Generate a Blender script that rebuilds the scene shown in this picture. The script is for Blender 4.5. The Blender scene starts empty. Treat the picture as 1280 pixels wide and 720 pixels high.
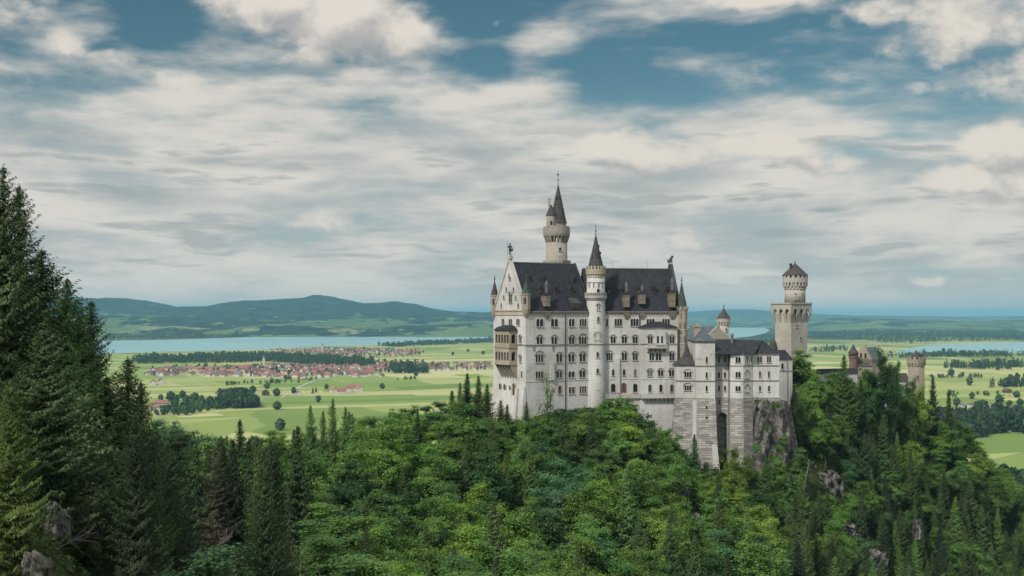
import bpy, math, random
import numpy as np
from mathutils import Vector

# ------------------------------------------------------------------ camera, sky, sun, exposure
SC = bpy.context.scene
COL = SC.collection
FPX, HY = 1400.0, 394.0          # focal length and horizon row of the photograph (1280 x 720)
HAZE_DENSITY = 3.9e-5
HAZE_COLOR = (0.27, 0.61, 0.75)
SUN_DIR = Vector((-0.50, -0.61, 0.74)).normalized()   # from the scene towards the sun
SUN_STRENGTH, SUN_ANGLE = 3.6, 5.0
EXPOSURE = 0.3

cam_d = bpy.data.cameras.new('camera')
cam = bpy.data.objects.new('camera', cam_d)
COL.objects.link(cam)
cam.location = (0, 0, 0)
cam.rotation_euler = (math.radians(90), 0, 0)
cam_d.sensor_width = 36.0
cam_d.lens = 36.0 * FPX / 1280.0
cam_d.shift_y = (HY - 360.0) / 1280.0
cam_d.clip_start = 1.0
cam_d.clip_end = 200000.0
SC.camera = cam
SC.view_settings.view_transform = 'Standard'
SC.view_settings.look = 'None'
SC.view_settings.gamma = 1.0
SC.view_settings.exposure = EXPOSURE
SC.view_settings.use_curve_mapping = False
SC.cycles.max_bounces = 6
SC.cycles.diffuse_bounces = 3
SC.cycles.transmission_bounces = 4
SC.cycles.volume_bounces = 0

sun_d = bpy.data.lights.new('sun', 'SUN')
sun_d.energy = SUN_STRENGTH
sun_d.angle = math.radians(SUN_ANGLE)
sun_d.color = (1.0, 0.94, 0.86)
sun = bpy.data.objects.new('sun', sun_d)
COL.objects.link(sun)
sun.rotation_euler = SUN_DIR.to_track_quat('Z', 'Y').to_euler()


class NT:
    """Small helper for writing node trees as expressions."""
    def __init__(self, tree):
        self.t = tree
    def new(self, kind, **kw):
        n = self.t.nodes.new(kind)
        for k, v in kw.items():
            setattr(n, k, v)
        return n
    def put(self, sock, v):
        if isinstance(v, bpy.types.NodeSocket):
            self.t.links.new(v, sock)
        elif isinstance(v, (tuple, list)):
            if len(sock.default_value) == 4 and len(v) == 3:
                v = tuple(v) + (1.0,)
            sock.default_value = v
        else:
            sock.default_value = v
    def m(self, op, a, b=None, c=None, clamp=False):
        n = self.new('ShaderNodeMath', operation=op, use_clamp=clamp)
        self.put(n.inputs[0], a)
        if b is not None: self.put(n.inputs[1], b)
        if c is not None: self.put(n.inputs[2], c)
        return n.outputs[0]
    def v(self, op, a, b=None, c=None):
        n = self.new('ShaderNodeVectorMath', operation=op)
        self.put(n.inputs[0], a)
        if b is not None:
            self.put(n.inputs[3] if op == 'SCALE' else n.inputs[1], b)
        return n.outputs['Value'] if op in ('LENGTH', 'DOT_PRODUCT', 'DISTANCE') else n.outputs[0]
    def xyz(self, x, y, z):
        n = self.new('ShaderNodeCombineXYZ')
        for i, q in enumerate((x, y, z)): self.put(n.inputs[i], q)
        return n.outputs[0]
    def sep(self, vec):
        n = self.new('ShaderNodeSeparateXYZ'); self.put(n.inputs[0], vec)
        return n.outputs
    def ramp(self, x, a, b, lo=0.0, hi=1.0, smooth=True):
        n = self.new('ShaderNodeMapRange', interpolation_type='SMOOTHSTEP' if smooth else 'LINEAR')
        for i, q in enumerate((x, a, b, lo, hi)): self.put(n.inputs[i], q)
        return n.outputs[0]
    def mix(self, f, a, b, mode='MIX'):
        n = self.new('ShaderNodeMix', data_type='RGBA', blend_type=mode)
        self.put(n.inputs[0], f); self.put(n.inputs[6], a); self.put(n.inputs[7], b)
        return n.outputs[2]
    def noise(self, vec, scale, detail=4.0, rough=0.5, dist=0.0, lac=2.0, col=False):
        n = self.new('ShaderNodeTexNoise')
        self.put(n.inputs['Vector'], vec); self.put(n.inputs['Scale'], scale)
        self.put(n.inputs['Detail'], detail); self.put(n.inputs['Roughness'], rough)
        self.put(n.inputs['Distortion'], dist); self.put(n.inputs['Lacunarity'], lac)
        return n.outputs[1] if col else n.outputs[0]
    def voro(self, vec, scale, feature='F1', rnd=1.0):
        n = self.new('ShaderNodeTexVoronoi', feature=feature)
        self.put(n.inputs['Vector'], vec); self.put(n.inputs['Scale'], scale)
        self.put(n.inputs['Randomness'], rnd)
        return n
    def palette(self, x, stops, constant=False):
        n = self.new('ShaderNodeValToRGB')
        cr = n.color_ramp
        cr.interpolation = 'CONSTANT' if constant else 'LINEAR'
        while len(cr.elements) < len(stops): cr.elements.new(0.5)
        for e, (p, c) in zip(cr.elements, stops):
            e.position = p; e.color = tuple(c) + (1.0,)
        self.put(n.inputs[0], x)
        return n.outputs[0]


def azel(px, py):
    """Direction (azimuth, elevation) of a point of the sky."""
    x, z = (px - 640) / FPX, (HY - py) / FPX
    return math.atan(x), math.atan(z / math.hypot(1, x))


def build_sky():
    w = bpy.data.worlds.new('World')
    SC.world = w
    w.use_nodes = True
    t = w.node_tree
    t.nodes.clear()
    g = NT(t)
    STR = 0.10
    sky = g.new('ShaderNodeTexSky', sky_type='NISHITA')
    sky.sun_disc = False
    sky.sun_elevation = math.asin(SUN_DIR.z)
    sky.sun_rotation = math.atan2(SUN_DIR.x, SUN_DIR.y)
    sky.altitude = 900
    sky.air_density = 1.0; sky.dust_density = 0.6; sky.ozone_density = 2.0
    tc = g.new('ShaderNodeTexCoord').outputs['Generated']
    x, y, z = g.sep(tc)
    az = g.m('ARCTAN2', x, y)
    el = g.m('ARCSINE', z)
    elp = g.m('MAXIMUM', el, 0.0)
    flat = g.xyz(az, el, 0.0)

    # --- cumulus: one node group giving density at an (azimuth, elevation) point
    gt = bpy.data.node_groups.new('cumulus_density', 'ShaderNodeTree')
    gt.interface.new_socket('P', in_out='INPUT', socket_type='NodeSocketVector')
    gt.interface.new_socket('D', in_out='OUTPUT', socket_type='NodeSocketFloat')
    h = NT(gt)
    gi = h.new('NodeGroupInput'); go = h.new('NodeGroupOutput')
    P = gi.outputs[0]
    blobs = [  # px, py, half width, half height, weight
        (330, 5, 110, 45, 1.0), (430, 30, 125, 62, 1.05), (500, 45, 62, 45, 0.9), (390, 68, 60, 26, .7),
        (85, 50, 45, 30, .62), (128, 66, 45, 20, .6), (25, 8, 60, 36, .7), (225, 98, 50, 26, .55),
        (765, 176, 85, 26, .75), (850, 190, 150, 36, .8), (950, 186, 120, 26, .75), (1020, 200, 60, 22, .7),
        (1262, 180, 80, 50, 1.0), (1200, 215, 72, 30, .9), (1290, 225, 80, 42, 1.0),
        (1235, 30, 120, 60, .62), (1170, 62, 55, 36, .5), (1290, 100, 80, 60, .6), (1120, 15, 90, 30, .42), (1215, 110, 90, 40, .42),
        (960, 2, 105, 15, .75), (1143, 112, 32, 14, .5), (1105, 70, 40, 20, .42), (1040, 95, 45, 18, .35),
        (310, 325, 60, 18, .5), (240, 312, 45, 14, .42), (1225, 313, 48, 15, .62), (1210, 292, 40, 16, .5), (1165, 352, 26, 9, .5),
        (500, 318, 60, 14, .35), (880, 300, 120, 20, .35), (400, 275, 70, 20, .35), (1170, 312, 40, 12, .4),
        (620, 35, 16, 8, .55), (860, 265, 60, 14, .3), (1245, 352, 30, 9, .4), (120, 330, 80, 14, .3)]
    warp = h.v('SCALE', h.v('SUBTRACT', h.noise(P, 16.0, 3, .55, col=True), (.5, .5, .5)), 0.035)
    Pw = h.v('ADD', P, warp)
    tot = None
    for (px, py, rw, rh, wgt) in blobs:
        a, e = azel(px, py)
        d = h.v('LENGTH', h.v('MULTIPLY', h.v('SUBTRACT', Pw, (a, e, 0)), (FPX / rw, FPX / rh, 0)))
        r = h.ramp(d, 1.15, 0.1, 0.0, wgt)
        tot = r if tot is None else h.m('MAXIMUM', tot, r)
    n1 = h.noise(h.v('MULTIPLY', P, (1.0, 1.5, 1.0)), 15.0, 11, .6, .15)
    dens = h.m('ADD', h.m('MULTIPLY', tot, .62), h.m('MULTIPLY', h.m('SUBTRACT', n1, .5), 1.25))
    h.put(go.inputs[0], dens)

    def cumulus(vec):
        n = g.new('ShaderNodeGroup'); n.node_tree = gt
        g.put(n.inputs[0], vec)
        return n.outputs[0]
    c0 = cumulus(flat)
    c1 = cumulus(g.v('ADD', flat, (-0.012, 0.020, 0)))
    cum = g.m('MULTIPLY', g.ramp(c0, .10, .46), .96)
    lit = g.ramp(g.m('ADD', g.m('MULTIPLY', g.m('SUBTRACT', c0, c1), 1.0), g.m('MULTIPLY', g.m('SUBTRACT', g.noise(flat, 30.0, 8, .6), .5), .5)), -0.30, 0.26)          # towards the light: thinner means brighter edge

    # --- layered stratus, seen edge-on towards the horizon
    sw = g.v('SCALE', g.v('SUBTRACT', g.noise(flat, 5.0, 2, .5, col=True), (.5, .5, .5)), 0.022)
    fs = g.v('ADD', flat, sw)
    s1 = g.noise(g.v('MULTIPLY', fs, (1.0, 3.6, 1.0)), 5.5, 10, .54, .0)
    s2 = g.noise(g.v('MULTIPLY', g.v('ADD', fs, (3.1, 1.7, 0)), (1.0, 6.0, 1.0)), 8.0, 10, .56, .0)
    s3 = g.noise(g.v('MULTIPLY', g.v('ADD', flat, (7.3, 2.2, 0)), (1.0, 1.5, 1.0)), 4.0, 5, .55, .6)
    # veil cover: thick in the middle heights, gaps of blue above
    e_hi = azel(640, 265)[1]; e_top = azel(640, -60)[1]
    lowcov = g.ramp(el, e_top, e_hi)
    gaps = None
    for (px, py, rw, rh, wgt) in [(860, 85, 260, 75, 1.0), (1060, 95, 260, 80, 1.0), (1090, 170, 150, 60, .8), (120, 100, 190, 70, .7), (190, 30, 70, 60, .7), (600, 60, 75, 90, .7), (480, 120, 120, 40, .4)]:
        a, e = azel(px, py)
        d = g.v('LENGTH', g.v('MULTIPLY', g.v('SUBTRACT', fs, (a, e, 0)), (FPX / rw, FPX / rh, 0)))
        r = g.ramp(d, 1.2, 0.2, 0, wgt)
        gaps = r if gaps is None else g.m('MAXIMUM', gaps, r)
    veil = g.m('ADD', g.m('ADD', g.m('MULTIPLY', lowcov, .62), .13), g.m('MULTIPLY', g.m('SUBTRACT', s1, .47), 2.5))
    veil = g.m('ADD', veil, g.m('MULTIPLY', g.m('SUBTRACT', s3, .46), 1.3))
    veil = g.m('SUBTRACT', veil, g.m('MULTIPLY', gaps, .56), clamp=True)
    veil = g.m('MULTIPLY', g.ramp(veil, .02, .75), .95)
    streak = g.ramp(s2, .53, .63)
    band = g.m('MULTIPLY', g.ramp(el, azel(640, 120)[1], azel(640, 200)[1]), g.ramp(el, azel(640, 392)[1], azel(640, 330)[1]))
    extra = None
    for (px, py, rw, rh, wgt) in [(400, 208, 90, 11, .9), (300, 200, 110, 10, .7), (60, 165, 110, 18, .6), (590, 190, 70, 9, .5), (670, 265, 60, 8, .7),
                                  (790, 265, 55, 9, .7), (970, 290, 75, 8, .7), (1035, 262, 34, 5, .8), (1110, 254, 45, 6, .6), (180, 245, 130, 16, .5), (800, 232, 110, 12, .55), (925, 246, 22, 4, .7)]:
        a, e = azel(px, py)
        d = g.v('LENGTH', g.v('MULTIPLY', g.v('SUBTRACT', fs, (a, e, 0)), (FPX / rw, FPX / rh, 0)))
        r = g.m('MULTIPLY', g.ramp(d, 1.1, 0.2, 0, wgt), g.ramp(s2, .36, .56))
        extra = r if extra is None else g.m('MAXIMUM', extra, r)
    streak = g.m('MAXIMUM', g.m('MULTIPLY', g.m('MULTIPLY', streak, band), .62), extra)

    k = 1.0 / STR
    def C(r, gg, b): return (r * k, gg * k, b * k)
    blue = g.v('MULTIPLY', sky.outputs[0], (0.33, 0.48, 0.41))
    blue = g.mix(g.ramp(el, azel(640, 60)[1], azel(640, 330)[1], 0, .55), blue, C(.30, .42, .46))
    base = g.mix(veil, blue, g.mix(g.ramp(g.m('ADD', g.m('MULTIPLY', s1, .6), g.m('MULTIPLY', s2, .4)), .40, .57), C(.36, .38, .38), C(.60, .562, .51)))
    base = g.mix(streak, base, C(.235, .275, .29))
    cumc = g.mix(lit, C(.345, .34, .34), C(.625, .575, .51))
    base = g.mix(cum, base, cumc)
    hor = g.ramp(el, azel(640, 345)[1], azel(640, 394)[1], 0, .7)
    base = g.mix(hor, base, C(.50, .485, .465))
    # the rest of the sky, overhead and behind: broken bright cloud
    up = g.ramp(el, .30, .55)
    up = g.m('MAXIMUM', up, g.ramp(y, .55, .1))
    oc = g.mix(g.noise(tc, 2.2, 6, .55), C(.42, .53, .64), C(.88, .84, .78))
    base = g.mix(up, base, oc)
    base = g.mix(g.ramp(z, 0.0, -0.02), base, C(.12, .14, .12))
    bg = g.new('ShaderNodeBackground')
    g.put(bg.inputs[0], base)
    bg.inputs[1].default_value = STR
    out = g.new('ShaderNodeOutputWorld')
    t.links.new(bg.outputs[0], out.inputs[0])
    w.cycles.sampling_method = 'MANUAL'
    w.cycles.sample_map_resolution = 1024


build_sky()

# ------------------------------------------------------------------ materials
def mat(name, fn=None, color=(.5, .5, .5), rough=.8, spec=.2):
    m = bpy.data.materials.new(name)
    m.use_nodes = True
    t = m.node_tree
    t.nodes.clear()
    g = NT(t)
    bs = g.new('ShaderNodeBsdfPrincipled')
    out = g.new('ShaderNodeOutputMaterial')
    t.links.new(bs.outputs[0], out.inputs[0])
    bs.inputs['Base Color'].default_value = tuple(color) + (1,)
    bs.inputs['Roughness'].default_value = rough
    bs.inputs['Specular IOR Level'].default_value = spec
    if fn: fn(g, bs, out)
    return m


def pos(g):
    return g.new('ShaderNodeNewGeometry').outputs['Position']


def bump(g, bs, h, strength=.5, dist=.1):
    b = g.new('ShaderNodeBump')
    b.inputs['Strength'].default_value = strength
    b.inputs['Distance'].default_value = dist
    g.put(b.inputs['Height'], h)
    g.t.links.new(b.outputs[0], bs.inputs['Normal'])


def wallcoord(g):
    """(along the wall, height) for vertical faces of any heading, from the surface normal."""
    ge = g.new('ShaderNodeNewGeometry')
    nx, ny, nz = g.sep(ge.outputs['True Normal'])
    x, y, z = g.sep(ge.outputs['Position'])
    along = g.m('SUBTRACT', g.m('MULTIPLY', y, nx), g.m('MULTIPLY', x, ny))
    return along, z, ge.outputs['Position']


def stone(name, c_a, c_b, bw, bh, contrast=.10, bumps=.25, stain=.3, stain_col=(.20, .19, .17)):
    def fn(g, bs, out):
        al, z, P = wallcoord(g)
        br = g.new('ShaderNodeTexBrick')
        g.put(br.inputs['Vector'], g.xyz(al, z, 0))
        br.inputs['Scale'].default_value = 1.0
        br.inputs['Brick Width'].default_value = bw
        br.inputs['Row Height'].default_value = bh
        br.inputs['Mortar Size'].default_value = .02 if bh < .6 else .035
        br.inputs['Mortar Smooth'].default_value = .3
        br.inputs['Bias'].default_value = 0
        g.put(br.inputs['Color1'], c_a); g.put(br.inputs['Color2'], c_b)
        g.put(br.inputs['Mortar'], tuple(q * (1 - contrast * 2.2) for q in c_a))
        big = g.noise(P, .09, 5, .55)
        col = g.mix(g.ramp(big, .38, .62), br.outputs[0], g.mix(1.0, br.outputs[0], (.80, .79, .775), 'MULTIPLY'))
        # rain streaks: noise stretched downwards
        st = g.noise(g.xyz(g.m('MULTIPLY', al, 1.3), g.m('MULTIPLY', z, .07), 0), 1.0, 6, .6)
        fine = g.noise(P, 1.6, 5, .6)
        sm = g.m('MULTIPLY', g.ramp(st, .48, .70), g.m('MULTIPLY', g.ramp(fine, .3, .7), stain))
        col = g.mix(sm, col, stain_col)
        spots = g.ramp(g.noise(P, .45, 6, .62), .58, .74, 0, stain * .6)
        col = g.mix(spots, col, stain_col)
        g.put(bs.inputs['Base Color'], col)
        bump(g, bs, g.m('ADD', g.m('MULTIPLY', br.outputs[1], -1.0), g.m('MULTIPLY', fine, .6)), bumps, .08)
    return mat(name, fn, rough=.9)


M = {}
M['wall'] = stone('pale_limestone', (.50, .492, .475), (.455, .447, .432), 1.5, .62, .10, .3, .85)
M['wall_shade'] = M['wall']
M['rough'] = stone('rough_limestone', (.40, .385, .36), (.22, .21, .195), 2.3, .75, .36, 1.0, .6, (.15, .14, .13))
M['tan'] = stone('tan_sandstone', (.33, .29, .235), (.28, .248, .20), 1.0, .45, .10, .25, .35, (.17, .13, .09))
M['cream'] = stone('cream_sandstone', (.40, .35, .275), (.36, .315, .25), 1.2, .45, .08, .25, .3, (.2, .17, .13))
M['tower_stone'] = stone('grey_buff_limestone', (.365, .34, .305), (.325, .30, .27), 1.2, .5, .08, .3, .35, (.2, .18, .16))
M['gate_stone'] = stone('warm_rubble_stone', (.30, .26, .215), (.215, .19, .16), .9, .42, .18, .7, .4, (.12, .10, .085))
M['great_tower'] = stone('grey_beige_stone', (.30, .275, .235), (.26, .238, .205), 1.2, .5, .10, .3, .55, (.15, .13, .11))
M['chimney_stone'] = stone('dull_tan_stone', (.21, .175, .13), (.18, .15, .112), .8, .4, .10, .3, .4, (.1, .08, .06))
M['brown'] = stone('brown_brick', (.15, .105, .08), (.12, .088, .07), .6, .25, .1, .2, .3, (.1, .08, .06))


def slate(name, c, c2, streak=(.13, .13, .13)):
    def fn(g, bs, out):
        al, z, P = wallcoord(g)
        n = g.noise(P, .35, 6, .6)
        row = g.m('FRACT', g.m('MULTIPLY', z, 2.2))
        t2 = g.noise(g.xyz(g.m('MULTIPLY', al, 2.2), g.m('FLOOR', g.m('MULTIPLY', z, 2.2)), 0), 1.3, 2, .5)
        col = g.mix(g.ramp(n, .3, .7), c, c2)
        col = g.mix(g.ramp(t2, .45, .65, 0, .6), col, tuple(q * 1.7 for q in c2))
        st = g.noise(g.xyz(g.m('MULTIPLY', al, .55), g.m('MULTIPLY', z, .03), 0), 1.0, 4, .6)
        col = g.mix(g.ramp(st, .66, .72, 0, .45), col, streak)
        g.put(bs.inputs['Base Color'], col)
        bump(g, bs, g.m('ADD', row, t2), .5, .06)
    return mat(name, fn, rough=.72, spec=.16)


M['slate'] = slate('dark_slate', (.013, .0145, .019), (.023, .024, .030), (.07, .07, .07))
M['slate_brown'] = slate('brown_grey_slate', (.034, .032, .032), (.05, .047, .046), (.08, .08, .08))
M['copper'] = slate('green_copper', (.034, .041, .039), (.050, .060, .056), (.09, .10, .095))
M['teal_roof'] = slate('blue_green_copper', (.046, .060, .066), (.064, .084, .090), (.12, .14, .14))
M['bronze'] = mat('dark_bronze', color=(.03, .036, .032), rough=.5, spec=.5)
M['lead'] = mat('lead_grey', color=(.11, .112, .115), rough=.5, spec=.4)
M['iron'] = mat('dark_iron_pipe', color=(.035, .036, .04), rough=.6)
M['pane'] = mat('dark_window_glass', lambda g, bs, o: g.put(bs.inputs['Base Color'], g.palette(g.new('ShaderNodeObjectInfo').outputs['Random'], [(0, (.007, .008, .010)), (.6, (.016, .017, .02)), (.85, (.035, .038, .044)), (.94, (.10, .095, .085))], True)), rough=.15, spec=.4)
M['pane_brown'] = mat('brown_wooden_shutter', color=(.085, .045, .025), rough=.6)
M['frame'] = stone('window_stone', (.40, .38, .355), (.37, .355, .33), .8, .4, .05, .15, .3)
M['hood'] = stone('weathered_hood_stone', (.30, .285, .265), (.26, .25, .23), .8, .4, .05, .15, .3)
M['dormer'] = mat('rust_brown_wood', color=(.075, .04, .027), rough=.7)
M['string'] = stone('weathered_string_stone', (.20, .185, .17), (.17, .16, .15), 1.2, .3, .05, .15, .4)

# ------------------------------------------------------------------ mesh helpers
def tag(o, label=None, cat=None, group=None, kind=None):
    if label: o['label'] = label
    if cat: o['category'] = cat
    if group: o['group'] = group
    if kind: o['kind'] = kind
    return o


def thing(name, label, cat, loc=(0, 0, 0), group=None):
    o = bpy.data.objects.new(name, None)
    COL.objects.link(o)
    o.location = loc
    o.empty_display_size = .5
    return tag(o, label, cat, group)


class Fr:
    """A facade frame: s runs along the wall, d into the building, z up."""
    def __init__(self, x, y, deg):
        self.o = (x, y)
        a = math.radians(deg)
        self.deg = deg
        self.u = (math.cos(a), math.sin(a))
        self.w = (-math.sin(a), math.cos(a))
    def p(self, s, d, z):
        return (self.o[0] + self.u[0] * s + self.w[0] * d, self.o[1] + self.u[1] * s + self.w[1] * d, z)
    def s_at(self, px, d=0.0):
        k = (px - 640) / FPX
        ox, oy, _ = self.p(0, d, 0)
        return (k * oy - ox) / (self.u[0] - k * self.u[1])
    def z_at(self, py, s, d=0.0):
        return (HY - py) * self.p(s, d, 0)[1] / FPX
    def sub(self, s, d=0, deg=0):
        x, y, _ = self.p(s, d, 0)
        return Fr(x, y, self.deg + deg)


class MB:
    """Collects shapes and links them as ONE mesh object."""
    def __init__(self):
        self.v, self.f, self.mi = [], [], []
        self.slot = 0
    def add(self, vs, fs):
        b = len(self.v)
        self.v += [tuple(q) for q in vs]
        self.f += [tuple(b + i for i in f) for f in fs]
        self.mi += [self.slot] * len(fs)
    def hexa(self, q):
        """8 corners: bottom ring 0-3, top ring 4-7."""
        self.add(q, [(3, 2, 1, 0), (4, 5, 6, 7), (0, 1, 5, 4), (1, 2, 6, 5), (2, 3, 7, 6), (3, 0, 4, 7)])
    def box(self, F, s0, s1, d0, d1, z0, z1):
        P = F.p
        self.hexa([P(s0, d0, z0), P(s1, d0, z0), P(s1, d1, z0), P(s0, d1, z0), P(s0, d0, z1), P(s1, d0, z1), P(s1, d1, z1), P(s0, d1, z1)])
    def batter(self, F, b, t, z0, z1):
        """box with different bottom and top rectangles (s0,s1,d0,d1)."""
        P = F.p
        self.hexa([P(b[0], b[2], z0), P(b[1], b[2], z0), P(b[1], b[3], z0), P(b[0], b[3], z0), P(t[0], t[2], z1), P(t[1], t[2], z1), P(t[1], t[3], z1), P(t[0], t[3], z1)])
    def prism(self, ring, z0, z1):
        n = len(ring)
        self.add([(x, y, z0) for x, y in ring] + [(x, y, z1) for x, y in ring],
                 [tuple(range(n))[::-1], tuple(range(n, 2 * n))] + [(i, (i + 1) % n, n + (i + 1) % n, n + i) for i in range(n)])
    def lathe(self, cx, cy, prof, n=24, rot=0.0, caps=True):
        """prof: (radius, z) from bottom to top."""
        vs, fs = [], []
        for r, z in prof:
            for i in range(n):
                a = rot + 2 * math.pi * i / n
                vs.append((cx + r * math.cos(a), cy + r * math.sin(a), z))
        for k in range(len(prof) - 1):
            for i in range(n):
                j = (i + 1) % n
                fs.append((k * n + i, k * n + j, (k + 1) * n + j, (k + 1) * n + i))
        if caps:
            fs.append(tuple(range(n))[::-1])
            b = (len(prof) - 1) * n
            fs.append(tuple(range(b, b + n)))
        self.add(vs, fs)
    def ringboxes(self, cx, cy, r0, r1, z0, z1, n, frac=.5, rot=0.0):
        for i in range(n):
            a0 = rot + 2 * math.pi * (i - frac / 2) / n
            a1 = rot + 2 * math.pi * (i + frac / 2) / n
            c = lambda r, a, z: (cx + r * math.cos(a), cy + r * math.sin(a), z)
            self.hexa([c(r0, a0, z0), c(r1, a0, z0), c(r1, a1, z0), c(r0, a1, z0), c(r0, a0, z1), c(r1, a0, z1), c(r1, a1, z1), c(r0, a1, z1)])
    def extrude(self, F, pts, d0, d1):
        """outline pts (s,z) given a thickness from d0 (front) to d1 (back)."""
        n = len(pts)
        self.add([F.p(s, d0, z) for s, z in pts] + [F.p(s, d1, z) for s, z in pts],
                 [tuple(range(n)), tuple(range(n, 2 * n))[::-1]] + [((i + 1) % n, i, n + i, n + (i + 1) % n) for i in range(n)])
    def arcade(self, F, s0, s1, zb, zs, zt, n, pier, d0, d1, pointed=False, k=6):
        """a panel s0..s1, zb..zt with n arched openings that spring at zs."""
        cw = (s1 - s0) / n
        hw = cw / 2 - pier / 2
        for i in range(n):
            c = s0 + cw * (i + .5)
            self.box(F, c - cw / 2, c - hw, d0, d1, zb, zt)
            self.box(F, c + hw, c + cw / 2, d0, d1, zb, zt)
            arc = []
            for j in range(k + 1):
                t = math.pi * (1 - j / k)
                hgt = hw * math.sin(t) * (1.45 if pointed else 1.0)
                arc.append((c + hw * math.cos(t), min(zs + hgt, zt - .02)))
            for (sa, za), (sb, zb2) in zip(arc, arc[1:]):
                self.hexa([F.p(sa, d0, za), F.p(sb, d0, zb2), F.p(sb, d1, zb2), F.p(sa, d1, za), F.p(sa, d0, zt), F.p(sb, d0, zt), F.p(sb, d1, zt), F.p(sa, d1, zt)])
    def gable_roof(self, F, s0, s1, d0, d1, ze, zr, over=.4, thick=.3, hip0=0.0, hip1=0.0):
        dm = (d0 + d1) / 2
        sl = (zr - ze) / (dm - d0)
        a, b = d0 - over, d1 + over
        zl = ze - over * sl
        P = F.p
        self.add([P(s0, a, zl), P(s1, a, zl), P(s1, b, zl), P(s0, b, zl), P(s0 + hip0, dm, zr), P(s1 - hip1, dm, zr)],
                 [(0, 1, 5, 4), (2, 3, 4, 5), (1, 2, 5), (3, 0, 4), (3, 2, 1, 0)])
    def tube(self, a, b, r0, r1=None, n=6):
        r1 = r0 if r1 is None else r1
        a, b = Vector(a), Vector(b)
        q = (b - a).to_track_quat('Z', 'Y')
        vs = []
        for c, r in ((a, r0), (b, r1)):
            for i in range(n):
                t = 2 * math.pi * i / n
                vs.append(c + q @ Vector((r * math.cos(t), r * math.sin(t), 0)))
        self.add(vs, [tuple(range(n))[::-1], tuple(range(n, 2 * n))] + [(i, (i + 1) % n, n + (i + 1) % n, n + i) for i in range(n)])
    def ball(self, c, r, n=8, sz=1.0):
        prof = [(max(r * math.cos(t), 0.001), c[2] + r * sz * math.sin(t)) for t in np.linspace(-math.pi / 2, math.pi / 2, 6)]
        self.lathe(c[0], c[1], prof, n)
    def build(self, name, material, parent=None, smooth=False):
        root = parent
        off = Vector((0, 0, 0))
        while root is not None:
            off += root.location
            root = root.parent
        me = bpy.data.meshes.new(name)
        me.from_pydata([(x - off.x, y - off.y, z - off.z) for x, y, z in self.v], [], self.f)
        mats = material if isinstance(material, (list, tuple)) else [material]
        for q in mats: me.materials.append(q)
        if len(mats) > 1:
            me.polygons.foreach_set('material_index', self.mi)
        if smooth:
            me.polygons.foreach_set('use_smooth', [True] * len(self.f))
        me.update()
        o = bpy.data.objects.new(name, me)
        COL.objects.link(o)
        if parent is not None: o.parent = parent
        return o


def window(F, s0, s1, z0, z1, n, parent, hood=False, d=0.0, frame=None, pane=None, square=False, sill=True):
    """an n-light round-arched window group: stone surround (part) with its dark panes (sub-part)."""
    f, g = MB(), MB()
    cw = (s1 - s0) / n
    col = min(.18, cw * .17)
    hw = (cw - col) / 2
    out = .22
    k = 6
    for i in range(n):
        c = s0 + cw * (i + .5)
        zs = z1 if square else z1 - hw
        top = [(c + hw * math.cos(t), zs + hw * math.sin(t)) for t in [math.pi * j / k for j in range(k + 1)]]
        pts = [(c - hw, z0), (c + hw, z0)] + (top if not square else [(c + hw, z1), (c - hw, z1)])
        g.extrude(F, pts, d - .03, d + .10)
        # surround: posts and arch ring standing proud of the wall
        for sd in (-1, 1):
            f.box(F, c + sd * hw if sd > 0 else c - hw - col / 2, c + hw + col / 2 if sd > 0 else c - hw, d - .15, d + .02, z0, zs)
        if square:
            f.box(F, c - hw - col / 2, c + hw + col / 2, d - .15, d + .02, z1, z1 + .2)
        else:
            ro = hw + col / 2
            for j in range(k):
                t0, t1 = math.pi * j / k, math.pi * (j + 1) / k
                q = lambda r, t, dd: F.p(c + r * math.cos(t), dd, zs + r * math.sin(t))
                f.hexa([q(hw, t0, d - .15), q(ro, t0, d - .15), q(ro, t0, d + .02), q(hw, t0, d + .02), q(hw, t1, d - .15), q(ro, t1, d - .15), q(ro, t1, d + .02), q(hw, t1, d + .02)])
    if sill:
        f.box(F, s0 - .15, s1 + .15, d - .28, d + .02, z0 - .22, z0)
    if hood:
        c, hh = (s0 + s1) / 2, (s1 - s0) / 2 + .12
        zc = z1 - (cw - col) / 2 - .05
        f.slot = 1
        for j in range(8):
            t0, t1 = math.pi * j / 8, math.pi * (j + 1) / 8
            q = lambda r, t, dd: F.p(c + r * math.cos(t), dd, zc + r * math.sin(t) * .92)
            f.hexa([q(hh, t0, d - .26), q(hh + .26, t0, d - .26), q(hh + .26, t0, d + .02), q(hh, t0, d + .02), q(hh, t1, d - .26), q(hh + .26, t1, d - .26), q(hh + .26, t1, d + .02), q(hh, t1, d + .02)])
    w = f.build('window', [frame or M['frame'], M['hood']], parent)
    g.build('pane', pane or M['pane'], w)
    return w


def win_px(F, p0, p1, y0, y1, n, parent, d=0.0, **kw):
    """window given by where the photograph shows it on the wall F, set on that wall at its real size."""
    s0, s1 = F.s_at(p0, d), F.s_at(p1, d)
    sm = (s0 + s1) / 2
    return window(F, s0, s1, F.z_at(y1, sm, d), F.z_at(y0, sm, d), n, parent, d=d, **kw)


def round_window(cx, cy, r, ang, w, z0, z1, n, parent, **kw):
    """window on a round tower; ang is the compass of its outward normal."""
    nx, ny = math.cos(ang), math.sin(ang)
    rr = math.sqrt(max(r * r - (w / 2) ** 2, .01))
    F = Fr(cx + nx * rr, cy + ny * rr, math.degrees(ang) + 90)
    return window(F, -w / 2, w / 2, z0, z1, n, parent, **kw)
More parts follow.
